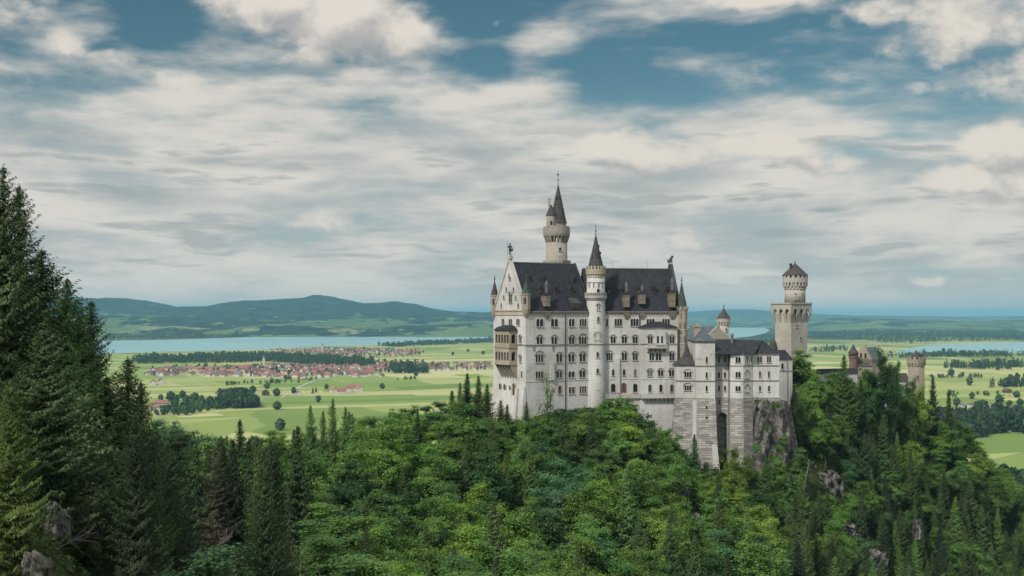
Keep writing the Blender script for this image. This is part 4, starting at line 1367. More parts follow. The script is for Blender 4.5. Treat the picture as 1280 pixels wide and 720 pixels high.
def _forest_floor(g, bs, out):
    P = pos(g)
    n = g.noise(P, .22, 6, .62)
    f = g.noise(P, 1.8, 5, .65)
    col = g.mix(g.ramp(n, .35, .65), (.022, .032, .011), (.045, .06, .018))
    col = g.mix(g.ramp(f, .5, .75), col, (.05, .042, .026))
    nz = g.sep(g.new('ShaderNodeNewGeometry').outputs['Normal'])[2]
    rock = g.m('MULTIPLY', g.ramp(nz, .62, .42), g.ramp(f, .38, .55))
    col = g.mix(rock, col, g.mix(f, (.10, .095, .085), (.24, .23, .21)))
    g.put(bs.inputs['Base Color'], col)
    bump(g, bs, g.m('ADD', f, g.m('MULTIPLY', n, 2)), .8, .5)


M['forest_floor'] = mat('forest_floor', _forest_floor, rough=.95, spec=.05)


def _rock(g, bs, out):
    P = pos(g)
    w = g.noise(g.v('MULTIPLY', P, (1, 1, .35)), .35, 8, .62, .8)
    f = g.noise(P, 1.7, 7, .65)
    col = g.palette(w, [(.30, (.04, .039, .037)), (.42, (.11, .105, .10)), (.55, (.18, .172, .162)), (.70, (.32, .305, .285))])
    col = g.mix(g.ramp(f, .5, .72, 0, .6), col, (.085, .08, .072))
    ck = g.voro(g.v('ADD', g.v('MULTIPLY', P, (1, 1, .55)), g.v('SCALE', g.noise(P, .8, 4, .6, col=True), 1.2)), .42, 'DISTANCE_TO_EDGE')
    col = g.mix(g.ramp(ck.outputs[0], .10, .0, 0, .75), col, (.03, .028, .026))
    moss = g.m('MULTIPLY', g.ramp(g.noise(P, .3, 5, .6), .55, .66), .6)
    col = g.mix(moss, col, (.045, .06, .02))
    g.put(bs.inputs['Base Color'], col)
    bump(g, bs, g.m('ADD', g.m('MULTIPLY', w, 2.0), f), 1.0, .6)


M['rock'] = mat('limestone_rock', _rock, rough=.92, spec=.1)


def _plain(g, bs, out):
    P = pos(g)
    x, y, z = g.sep(P)
    wv = g.v('SCALE', g.v('SUBTRACT', g.noise(P, .0012, 3, .5, col=True), (.5, .5, .5)), 260.0)
    Pw = g.v('ADD', P, wv)
    xr, yr, _ = g.sep(Pw)
    a = math.radians(24)
    u = g.m('ADD', g.m('MULTIPLY', xr, math.cos(a)), g.m('MULTIPLY', yr, math.sin(a)))
    v = g.m('SUBTRACT', g.m('MULTIPLY', yr, math.cos(a)), g.m('MULTIPLY', xr, math.sin(a)))
    big = g.voro(g.xyz(g.m('MULTIPLY', u, 1 / 1300.0), g.m('MULTIPLY', v, 1 / 620.0), 0), 1.0)
    big.distance = 'CHEBYCHEV'
    rot = g.sep(big.outputs['Color'])[0]
    # strips inside each holding, each mown at its own time
    sw = g.m('GREATER_THAN', rot, .5)
    along = g.mix(sw, g.xyz(g.m('MULTIPLY', u, 1 / 520.0), g.m('MULTIPLY', v, 1 / 120.0), 0), g.xyz(g.m('MULTIPLY', u, 1 / 130.0), g.m('MULTIPLY', v, 1 / 420.0), 3.0))
    st = g.voro(along, 1.0); st.distance = 'CHEBYCHEV'
    c = g.sep(st.outputs['Color'])
    k = g.m('ADD', g.m('MULTIPLY', c[0], .68), g.m('MULTIPLY', g.sep(big.outputs['Color'])[1], .32))
    col = g.palette(k, [(.0, (.085, .140, .036)), (.22, (.14, .205, .053)), (.40, (.205, .255, .078)), (.55, (.275, .298, .11)), (.70, (.325, .33, .14)), (.87, (.39, .37, .19))])
    n = g.noise(P, .006, 6, .6); n2 = g.noise(P, .03, 5, .6)
    col = g.mix(g.ramp(n, .5, .75, 0, .35), col, (.12, .17, .05))
    col = g.mix(g.ramp(n2, .5, .75, 0, .2), col, (.28, .30, .13))
    edge = g.m('SUBTRACT', 1.0, g.ramp(g.noise(P, .0023, 2, .5), .40, .6))
    # damp woodland patches far out, where single trees can no longer be told apart
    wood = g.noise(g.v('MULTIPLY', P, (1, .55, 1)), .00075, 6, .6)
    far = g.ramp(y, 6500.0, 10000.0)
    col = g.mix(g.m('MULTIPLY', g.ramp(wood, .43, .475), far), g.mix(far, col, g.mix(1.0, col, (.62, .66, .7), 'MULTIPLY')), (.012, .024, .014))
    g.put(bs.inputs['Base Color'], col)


M['plain'] = mat('meadow_plain', _plain, rough=.95, spec=.05)


def _hills(g, bs, out):
    P = pos(g)
    z = g.sep(P)[2]
    n = g.m('ADD', .5, g.m('MULTIPLY', g.m('SUBTRACT', g.noise(P, .0024, 10, .68), .5), 1.25))
    v_ = g.voro(g.v('MULTIPLY', P, (1 / 260.0, 1 / 480.0, 0)), 1.0)
    cell = g.sep(v_.outputs['Color'])[0]
    k = g.m('ADD', n, g.m('MULTIPLY', g.ramp(z, -120.0, 60.0), .26))
    k = g.m('ADD', k, g.m('MULTIPLY', g.m('SUBTRACT', cell, .5), .30))
    col = g.palette(cell, [(.0, (.06, .10, .035)), (.5, (.10, .14, .05)), (.9, (.17, .18, .08))])
    f = g.noise(g.v('MULTIPLY', P, (1, .6, 1)), .007, 6, .68)
    wood = g.mix(g.ramp(f, .36, .66), (.002, .006, .006), (.022, .042, .026))
    g.put(bs.inputs['Base Color'], g.mix(g.ramp(k, .52, .545), col, wood))
    bump(g, bs, g.m('MULTIPLY', g.m('MULTIPLY', f, g.ramp(k, .535, .56)), 1.0), 1.0, 18.0)


M['hills'] = mat('wooded_hills', _hills, rough=.95, spec=.05)


def _water(g, bs, out):
    P = pos(g)
    n = g.noise(g.v('MULTIPLY', P, (.35, 1, 1)), .004, 5, .6)
    g.put(bs.inputs['Base Color'], g.mix(n, (.12, .30, .31), (.18, .36, .36)))
    g.put(bs.inputs['Roughness'], g.ramp(n, .3, .7, .18, .34))
    w = g.noise(P, .15, 4, .6)
    bump(g, bs, w, .12, .6)


M['water'] = mat('lake_water', _water, rough=.2, spec=.5)


def build_land():
    # the plain, one sheet reaching the horizon
    E = 76000.0
    s = MB()
    s.add([(-E, -3000, PLAIN_Z), (E, -3000, PLAIN_Z), (E, E, PLAIN_Z), (-E, E, PLAIN_Z)], [(0, 1, 2, 3)])
    tag(s.build('plain', M['plain']), kind='structure')
    # lakes
    def lake(pts, z):
        b = MB()
        b.add([on_plain(px, py) + (PLAIN_Z + z,) for px, py in pts], [tuple(range(len(pts)))])
        o = b.build('lake', M['water'])
        tag(o, kind='structure')
    lake([(60, 444), (134, 442), (205, 439.5), (302, 437.8), (350, 436), (395, 433.3), (440, 432.4), (480, 431.2), (522, 429.6), (547, 427), (619, 423), (700, 423), (860, 424.5), (900, 424), (938, 420.6), (955, 417), (963, 412.6), (955, 409.6), (860, 409),
          (700, 411), (619, 413.4), (556, 414.8), (471, 415.6), (420, 417.5), (374, 419.6), (330, 420.3), (277, 422.6), (200, 425), (136, 426), (60, 427)], .3)
    lake([(1122, 441.8), (1153, 441), (1192, 439.6), (1240, 441), (1280, 441), (1420, 440), (1420, 427), (1280, 427.2), (1255, 428), (1217, 429), (1190, 429.6), (1169, 430.8), (1150, 433), (1134, 435.6), (1120, 439)], .3)
    # far hills
    xs = np.linspace(-15000, 30000, 460)
    ys = np.concatenate([np.arange(9300, 20000, 170), np.arange(20000, 46000, 700)])
    X, Y = np.meshgrid(xs, ys)
    Z = np.full(X.shape, -240.0)
    PX = 640 + FPX * X / Y
    def ridge(Yc, wf, wb, prof, rough, seed):
        base = HY + (-PLAIN_Z) * FPX / Yc
        p = np.interp(640 + FPX * X / Yc, [q[0] for q in prof], [q[1] for q in prof])
        hgt = np.maximum(0, (base - p) / FPX * Yc)
        w = np.where(Y < Yc, wf, wb)
        t = np.exp(-((Y - Yc) / w) ** 2)
        r = 1 + rough * (wob(X, Y, 420.0, seed) * .5 + wob(X, Y, 170.0, seed + 1) * .3 + wob(X, Y, 80.0, seed + 2) * .2)
        return PLAIN_Z + hgt * t * r - 3.0
    R1 = [(-400, 385), (-100, 380), (40, 374), (100, 372.5), (140, 372), (180, 377.5), (225, 384.5), (258, 382), (300, 377), (345, 374), (378, 371.5), (410, 371.5), (440, 376.5), (462, 380.5), (485, 378), (515, 380), (545, 387), (570, 389.5), (620, 391), (700, 396), (760, 402), (830, 412)]
    R2 = [(-300, 400), (60, 399), (130, 396), (200, 395), (290, 397), (350, 401), (420, 404), (500, 406), (560, 403), (620, 404), (700, 410), (800, 416.5)]
    R4 = [(100, 408), (160, 406), (260, 409), (330, 407), (420, 409), (480, 407), (560, 409), (620, 408), (700, 414), (800, 420)]
    R3 = [(500, 398), (700, 396), (820, 391), (863, 389.5), (900, 387.3), (935, 386.6), (960, 389), (1000, 392), (1060, 394), (1130, 394.8), (1200, 395.5), (1270, 395), (1400, 395.5), (1700, 396)]
    R5 = [(600, 411), (955, 411), (980, 405), (1005, 399), (1060, 397.8), (1110, 398.8), (1160, 400), (1200, 403), (1240, 401.5), (1300, 400), (1400, 402)]
    for Yc, wf, wb, prof, rg, sd in ((14500, 2100, 2400, R1, .11, 0.0), (11400, 900, 1500, R2, .12, 2.0), (10300, 420, 800, R4, .2, 4.0), (30000, 5200, 6000, R3, .05, 6.0), (16500, 3000, 3000, R5, .12, 8.0)):
        Z = np.maximum(Z, ridge(Yc, wf, wb, prof, rg, sd))
    tag(grid_mesh('hills', X, Y, Z, M['hills']), kind='structure')
    # the castle hill and the gorge below the viewpoint
    xs = np.arange(-300, 401, 3.5); ys = np.arange(15, 722, 3.5)
    X, Y = np.meshgrid(xs, ys)
    Z = ground_z(X.ravel(), Y.ravel()).reshape(X.shape)
    tag(grid_mesh('hillside', X, Y, Z, M['forest_floor']), kind='structure')


build_land()


# ------------------------------------------------------------------ bare rock
def rock_mesh(name, cx, cy, z0, z1, wx, wy, seed, label=None, kind=None, deg=0.0, n=34, lean=0.0):
    r = np.random.default_rng(seed)
    F = Fr(cx, cy, deg)
    u = np.linspace(-1, 1, n); v = np.linspace(0, 1, n)
    U, V = np.meshgrid(u, v)
    ph = r.uniform(0, 9, 8)
    crag = (1.15 if kind else 1.5) * (.30 * np.sin(U * 4.1 + ph[0] + V * 1.3) + .22 * np.sin(U * 9.3 + ph[1] - V * 2.2) + .16 * np.sin(V * 11 + ph[2] + U * 3) + .20 * np.sin(U * 17 + ph[3]) * np.cos(V * 15 + ph[4]) + .24 * np.sin(V * 19 + ph[5] + 2 * np.sin(U * 5)) * np.cos(U * 6 + ph[1]) + .30 * r.random((n, n)))
    topv = z1 - (z1 - z0) * ((.02 if kind else .13) * np.abs(np.sin(U * 4 + ph[5])) + (.01 if kind else .07) * np.abs(np.sin(U * 11 + ph[7])) + (.03 if kind else .42) * np.abs(U) ** 4)
    S = U * wx * (1.0 + .12 * np.sin(V * 6 + ph[6]))
    Zz = z0 + (topv - z0) * V
    Dd = wy * (np.abs(U) ** 2.2 * .9 + crag * .42 + lean * V)
    ox, oy = F.o
    Xw = ox + F.u[0] * S + F.w[0] * Dd
    Yw = oy + F.u[1] * S + F.w[1] * Dd
    # close it with a back so that the rock has a body
    rows = [(Xw[k], Yw[k], Zz[k]) for k in range(n)]
    rows.append((Xw[-1] + F.w[0] * wy * 1.6, Yw[-1] + F.w[1] * wy * 1.6, Zz[-1] - .3))
    rows.append((Xw[0] + F.w[0] * wy * 1.8, Yw[0] + F.w[1] * wy * 1.8, Zz[0]))
    X2, Y2, Z2 = (np.array([q[i] for q in rows]) for i in range(3))
    loc = Vector((cx, cy, z0))
    o = grid_mesh(name, X2 - cx, Y2 - cy, Z2 - z0, M['rock'], smooth=False)
    o.location = loc
    tag(o, label, 'rock' if label else None, None, kind)
    return o


ROCKS = []


def build_rocks():
    D = 362.0
    k = D / FPX
    rock_mesh('cliff', (963 - 640) * k, D - 1.0, -72, -26.9, 8.6, 5.5, 3, kind='structure', n=60)
    rock_mesh('cliff', (985 - 640) * (D + 14) / FPX, D + 14, -68, -30, 6.0, 6.0, 5, kind='structure', deg=35, n=44)
    for (px, py, D, w, hgt, sd, lab) in [
            (815, 555, 347, 2.6, 13, 1, 'pale rock rib in the trees below the palace terrace'),
            (857, 618, 330, 2.2, 6, 2, 'small pale crag showing through the wood below the lower wing'),
            (876, 655, 318, 2.4, 8, 4, 'grey rock face low in the wood below the tall arch'),
            (1040, 600, 372, 5.0, 8, 6, 'broad pale rock face on the right hill under the tall spruces'),
            (1018, 588, 378, 2.0, 5, 7, 'narrow grey rock beside a leaning dead trunk on the right hill'),
            (1100, 697, 352, 5.0, 6, 8, 'mossy grey crag at the bottom of the right hill'),
            (1148, 655, 372, 1.6, 5, 9, 'slim grey rock between spruces on the right hill'),
            (1062, 660, 356, 3.5, 3, 10, 'low mossy ledge halfway down the right hill'),
            (64, 640, 70, .8, 1.7, 12, 'pale rock at the foot of the left spruces'),
            (98, 648, 76, .8, 1.6, 13, 'reddish grey rock among ferns on the left slope'),
            (36, 700, 60, .7, 1.4, 14, 'grey boulder in the lowest left corner')]:
        ROCKS.append((px, py, D, w * FPX / D))
        x = (px - 640) / FPX * D
        z1 = (HY - (py - hgt * FPX / D * .45)) / FPX * D
        rock_mesh('rock_outcrop', x, D, z1 - hgt * 1.5, z1, w, w * .8, sd, lab, deg=(sd * 37) % 30 - 15, n=26)


build_rocks()
# ------------------------------------------------------------------ trees
def _leaf(translucent, vary, rough=.6):
    def fn(g, bs, out):
        oi = g.new('ShaderNodeObjectInfo')
        P = g.new('ShaderNodeTexCoord').outputs['Object']
        n = g.noise(P, .55, 3, .6)
        f = g.noise(P, 4.0, 2, .5)
        col = g.mix(g.ramp(n, .3, .7), g.mix(1.0, oi.outputs['Color'], (1 - vary, 1 - vary * .8, 1 - vary * .7), 'MULTIPLY'), g.mix(1.0, oi.outputs['Color'], (1 + vary * 1.1, 1 + vary * .8, 1 + vary * .2), 'MULTIPLY'))
        w = g.noise(P, .045, 3, .6)
        col = g.mix(g.ramp(w, .42, .60), g.mix(1.0, col, (.72, .78, .82), 'MULTIPLY'), g.mix(1.0, col, (1.15, 1.12, 1.0), 'MULTIPLY'))
        col = g.mix(g.ramp(f, .35, .65, 0, .5), col, g.mix(1.0, col, (1.35, 1.25, 1.0), 'MULTIPLY'))
        g.put(bs.inputs['Base Color'], col)
        if translucent:
            tr = g.new('ShaderNodeBsdfTranslucent')
            g.put(tr.inputs[0], g.mix(1.0, col, (1.25, 1.35, .7), 'MULTIPLY'))
            mx = g.new('ShaderNodeMixShader')
            mx.inputs[0].default_value = translucent
            g.t.links.new(bs.outputs[0], mx.inputs[1]); g.t.links.new(tr.outputs[0], mx.inputs[2])
            g.t.links.new(mx.outputs[0], out.inputs[0])
    return fn


M['leaf'] = mat('broad_leaves', _leaf(.40, .26), rough=.55, spec=.25)
M['needle'] = mat('spruce_needles', _leaf(.12, .25), rough=.6, spec=.2)
M['bark'] = mat('tree_bark', lambda g, bs, o: g.put(bs.inputs['Base Color'], g.mix(g.noise(g.v('MULTIPLY', pos(g), (3, 3, .6)), 2.0, 5, .6), (.035, .028, .022), (.11, .09, .075))), rough=.95, spec=.05)
M['dead_wood'] = mat('dead_wood', lambda g, bs, o: g.put(bs.inputs['Base Color'], g.mix(g.noise(pos(g), 2.0, 5, .6), (.10, .085, .075), (.2, .18, .165))), rough=.95, spec=.05)


def leaf_quads(c, nrm, size, r, aspect=.62, along=None):
    """one small folded leaf spray (a rhombus) per point."""
    n = len(c)
    nrm = nrm / np.maximum(np.linalg.norm(nrm, axis=1, keepdims=True), 1e-6)
    t = r.normal(size=(n, 3)) if along is None else along + r.normal(size=(n, 3)) * .28
    t -= nrm * np.sum(t * nrm, 1, keepdims=True)
    t /= np.maximum(np.linalg.norm(t, axis=1, keepdims=True), 1e-6)
    b = np.cross(nrm, t)
    s = (size * r.uniform(.6, 1.35, n))[:, None]
    v = np.stack([c - t * s, c - b * s * aspect + nrm * s * .18, c + t * s, c + b * s * aspect + nrm * s * .18], 1).reshape(-1, 3)
    return v, np.arange(4 * n).reshape(n, 4)


def tubes_mesh(segs, n=5):
    vs, fs = [], []
    for a, b, r0, r1 in segs:
        a, b = np.array(a, float), np.array(b, float)
        d = b - a; L = np.linalg.norm(d); d = d / max(L, 1e-6)
        h = np.array([1, 0, 0]) if abs(d[0]) < .8 else np.array([0, 1, 0])
        t = np.cross(d, h); t /= np.linalg.norm(t); q = np.cross(d, t)
        k = len(vs)
        for c, rr in ((a, r0), (b, r1)):
            for i in range(n):
                w = 2 * math.pi * i / n
                vs.append(c + rr * (math.cos(w) * t + math.sin(w) * q))
        for i in range(n):
            fs.append((k + i, k + (i + 1) % n, k + n + (i + 1) % n, k + n + i))
    return np.array(vs), np.array(fs)


def proto_broadleaf(seed, H, R, n_leaf, leaf, open_=.0, tall=1.0):
    """tree of height H and crown radius R: limbs that fork into many small uneven sprays of leaves."""
    r = np.random.default_rng(seed)
    zc, hz = H * .58, H * .42 * tall
    segs = [((0, 0, 0), (R * .02, R * .03, H * .35), H * .018, H * .013), ((R * .02, R * .03, H * .35), (0, 0, H * .85), H * .013, H * .003)]
    ph = r.uniform(0, 6.28, 6)
    cl = []
    nb = 20
    for i in range(nb):
        # a limb aims at a point of a lopsided crown outline
        d = r.normal(size=3); d /= np.linalg.norm(d)
        d[2] = d[2] * .9 + .12
        az = math.atan2(d[1], d[0])
        lump = 1 + .24 * math.sin(2 * az + ph[0]) + .16 * math.sin(3 * az + ph[1] + d[2] * 2) + .14 * math.sin(5 * d[2] + ph[2])
        q = r.uniform(.62, 1.0) * lump
        tip = np.array([d[0] * R * q, d[1] * R * q, zc + d[2] * hz * q])
        z0 = min(H * r.uniform(.25, .7), tip[2])
        root = np.array([0, 0, z0])
        mid = root + (tip - root) * .5 + np.array([0, 0, H * .03])
        segs += [(root, mid, H * .007, H * .005), (mid, tip, H * .005, H * .0015)]
        for k in range(6):
            t = r.uniform(.45, 1.05)
            c = (root + (mid - root) * t * 2) if t < .5 else (mid + (tip - mid) * (t - .5) * 2)
            c = c + r.normal(size=3) * R * np.array([.15, .15, .12])
            cl.append((*c, R * r.uniform(.10, .23), r.uniform(.4, 1.3)))
    for k in range(5): cl.append((r.normal() * R * .15, r.normal() * R * .15, zc + hz * r.uniform(.6, .95), R * r.uniform(.14, .22), 1.0))
    cl = np.array(cl)
    p = cl[:, 3] ** 2 * cl[:, 4]; p /= p.sum()
    which = r.choice(len(cl), n_leaf, p=p)
    d = r.normal(size=(n_leaf, 3)); d /= np.linalg.norm(d, axis=1, keepdims=True)
    out = cl[which, :3] - np.array([0, 0, zc - hz * .4]); out /= np.maximum(np.linalg.norm(out, axis=1, keepdims=True), 1e-6)
    rad = cl[which, 3] * np.abs(r.normal(.75, .38 + open_ * .3, n_leaf))
    c = cl[which, :3] + (d + out * .25) * rad[:, None] * np.array([1.25, 1.25, .62])
    nr = d * .3 + out * .75 + r.normal(size=(n_leaf, 3)) * .5 + np.array([0, 0, .4])
    v, f = leaf_quads(c, nr, leaf, r)
    return (v, f), tubes_mesh(segs)


def proto_spruce(seed, H, R, nb=320, spray=.34, droop=.32, thin=0.0, power=.72, fill=1.0):
    """boughs wound round the trunk at uneven heights, drooping and lifting at the tip, hung with needle sprays."""
    r = np.random.default_rng(seed)
    C, N, Sz, A = [], [], [], []
    segs = [((0, 0, 0), (0, 0, H * .5), H * .013, H * .008), ((0, 0, H * .5), (0, 0, H * .995), H * .008, H * .001)]
    z0 = H * r.uniform(.04, .10)
    lob = r.uniform(0, 6.28, 4)
    for i in range(nb):
        t = ((i + r.random()) / nb) ** 1.12
        if r.random() < thin: continue
        z = z0 + (H * .99 - z0) * t
        a = i * 2.39996 + r.uniform(-.5, .5)
        uneven = 1 + .20 * math.sin(a * 2 + lob[0] + t * 5) + .14 * math.sin(t * 23 + lob[1]) + .10 * math.sin(a * 3 + lob[2] - t * 9)
        L = (R * (1 - t) ** power * min(1.0, .62 + 3.2 * t) * uneven * r.uniform(.62, 1.14)) + .12 + .25 * (1 - t)
        dx, dy = math.cos(a), math.sin(a)
        ns = max(4, int(L / (spray * .50) * fill))
        s = (np.arange(ns) + r.random(ns) * .9) / ns
        up = .05 + .55 * t ** 2
        zz = z + L * (up * s - droop * (1 - t * .6) * np.sin(s * 2.3) + .16 * s ** 3)
        wid = (L * .24 * (1 - s) ** .7 + spray * .5) * np.clip(s * 5, .2, 1)
        for side in (-1, -.45, .45, 1):
            o = side * wid * r.uniform(.45, 1.05, ns)
            hang = np.abs(o) * .45 + r.random(ns) * spray * (.9 if t < .8 else .3)
            c = np.stack([dx * L * s - dy * o + r.normal(size=ns) * .07, dy * L * s + dx * o + r.normal(size=ns) * .07, zz - hang], 1)
            nr = np.stack([dx * .5 - dy * side * .6 + r.normal(size=ns) * .35, dy * .5 + dx * side * .6 + r.normal(size=ns) * .35, .55 + r.random(ns) * .4], 1)
            C.append(c); N.append(nr); Sz.append(spray * 1.2 * (1.1 - .35 * s) * (1 - .45 * t)); A.append(np.tile([dx - dy * side * .75, dy + dx * side * .75, -.45 + .5 * t], (ns, 1)))
        if L > R * .4 and i % 3 == 0:
            segs.append(((0, 0, z), (dx * L * .55, dy * L * .55, float(np.interp(.55, s, zz))), .05, .02))
    # leading shoot
    ns = 26
    tt = r.random(ns)
    C.append(np.stack([r.normal(size=ns) * .05 + 0 * tt, r.normal(size=ns) * .05, H * (.965 + .04 * tt)], 1)); N.append(r.normal(size=(ns, 3)) + np.array([0, 0, .3])); Sz.append(np.full(ns, spray * .42)); A.append(np.tile([0, 0, 1.0], (ns, 1)))
    A = np.concatenate(A)
    C, N, Sz = np.concatenate(C), np.concatenate(N), np.concatenate(Sz)
    v, f = leaf_quads(C, N, Sz, r, .32, A)
    return (v, f), tubes_mesh(segs, 5)


def make_proto(kind, seed, H, R, parts, leafmat, crown='crown'):
    (v, f), (tv, tf) = parts
    cm = np_mesh(kind + '_crown', v, f, leafmat, link=False)
    tm = np_mesh(kind + '_trunk', tv, tf, M['bark'], smooth=True, link=False)
    return dict(H=H, R=R, crown=cm, trunk=tm)


PB = [make_proto('broadleaf', i, 16, R, proto_broadleaf(i, 16, R, int(n * 1.8), .21, op, tl), M['leaf']) for i, (R, n, op, tl) in enumerate([(5.2, 10500, 0, 1), (4.6, 9400, .2, 1.08), (5.8, 11800, .1, .92), (4.2, 8400, .3, 1.12), (5.0, 9800, .15, 1.0), (5.5, 10800, 0, .95), (4.8, 9000, .25, 1.05)])]
PV = [make_proto('near_beech', i, 28, R, proto_broadleaf(30 + i, 28, R, 34000, .19, .5, 1.12), M['leaf']) for i, R in enumerate([5.4, 4.6])]
PL = [make_proto('light_tree', 40 + i, 12, R, proto_broadleaf(40 + i, 12, R, n, .20, .9, 1.1), M['leaf']) for i, (R, n) in enumerate([(3.6, 1500), (3.2, 5200)])]
PS = [make_proto('spruce', i, 24, R, proto_spruce(60 + i, 24, R, 300, .36, dr, th, pw), M['needle']) for i, (R, dr, th, pw) in enumerate([(4.3, .34, .04, .78), (3.7, .42, .06, .7), (4.6, .30, .10, .8), (4.0, .38, .14, .66), (3.4, .45, .05, .72)])]
PN = [make_proto('near_spruce', i, 30, R, proto_spruce(80 + i, 30, R, 420, .26, dr, th, pw), M['needle']) for i, (R, dr, th, pw) in enumerate([(6.4, .30, .08, .68), (5.6, .36, .10, .7), (6.0, .26, .16, .62)])]
PD = [make_proto('bare_spruce', i, 24, R, proto_spruce(90 + i, 24, R, 240, .20, .25, .30, .62, .7), M['needle']) for i, R in enumerate([4.4, 3.8])]
PU = [make_proto('shrub', i, 5, R, proto_broadleaf(20 + i, 5, R, 3000, .19, .3, 1.15), M['leaf']) for i, R in enumerate([2.6, 2.2, 3.0])]

TONES = {
    'bright': (.152, .238, .048), 'fresh': (.118, .212, .050), 'mid': (.088, .168, .046), 'deep': (.044, .098, .034), 'blue': (.074, .160, .082), 'olive': (.098, .165, .046),
    'spruce': (.040, .066, .024), 'spruce_mid': (.060, .096, .029), 'spruce_black': (.022, .038, .017), 'larch': (.084, .150, .042), 'brown': (.066, .053, .036), 'grey': (.15, .19, .11)}
tree_rows = []


def plant(name, protos, x, y, z, H, R, tone, label, group, cat='tree'):
    i = int(rng.integers(len(protos)))
    p = protos[i]
    o = thing(name, label, cat, (x, y, z), group)
    o.rotation_euler = (0, 0, float(rng.uniform(0, 6.28)))
    o.scale = (R / p['R'], R / p['R'], H / p['H'])
    j = rng.uniform(.74, 1.34)
    c = TONES[tone]
    for nm in ('trunk', 'crown'):
        q = bpy.data.objects.new(nm, p[nm])
        COL.objects.link(q)
        q.parent = o
        q.color = (c[0] * j * rng.uniform(.88, 1.04), c[1] * j, c[2] * j * rng.uniform(.85, 1.2), 1)
    return o


# skyline that the wood keeps below, (column, row) in the photograph
SKYLINE = [(-80, 380), (100, 470), (188, 520), (210, 538), (235, 532), (260, 545), (300, 540), (330, 548), (360, 540), (385, 522), (440, 512), (470, 522), (500, 508), (540, 500), (562, 492), (590, 482), (612, 492), (632, 508), (645, 524), (660, 524), (700, 513), (735, 508), (752, 503), (775, 497), (800, 497), (815, 512), (828, 532), (845, 548), (862, 570), (885, 580), (898, 586), (910, 588), (920, 572), (940, 578), (955, 562), (968, 538), (977, 508), (984, 482), (1000, 470), (1020, 468), (1050, 462), (1075, 470), (1100, 466), (1112, 500), (1125, 520), (1136, 500), (1160, 492), (1180, 490), (1200, 512), (1240, 562), (1285, 605), (1400, 680)]
_sx, _sy = np.array([q[0] for q in SKYLINE]), np.array([q[1] for q in SKYLINE])
CW = 4
cover = np.zeros((200, 380), bool)                # coarse record of what nearer trees already hide


def seen(px, top, D, H, R):
    w = max(1, int(R * .85 * FPX / D / CW)); h = max(1, int(H * .8 * FPX / D / CW))
    cx, cy = int((px + 120) / CW), int(top / CW) + h // 2
    y0, y1, x0, x1 = max(cy - h // 2, 0), min(cy + h // 2 + 1, 200), max(cx - w, 0), min(cx + w + 1, 380)
    y1 = min(y1, 184)
    if y1 <= y0 or x1 <= x0: return 0, None
    return (~cover[y0:y1, x0:x1]).sum(), (y0, y1, x0, x1)


def hide(box, shrink=.72):
    y0, y1, x0, x1 = box
    dx, dy = (x1 - x0) * (1 - shrink) / 2, (y1 - y0) * (1 - shrink) / 2
    cover[int(y0 + dy):int(y1 - dy) + 1, int(x0 + dx):int(x1 - dx) + 1] = True


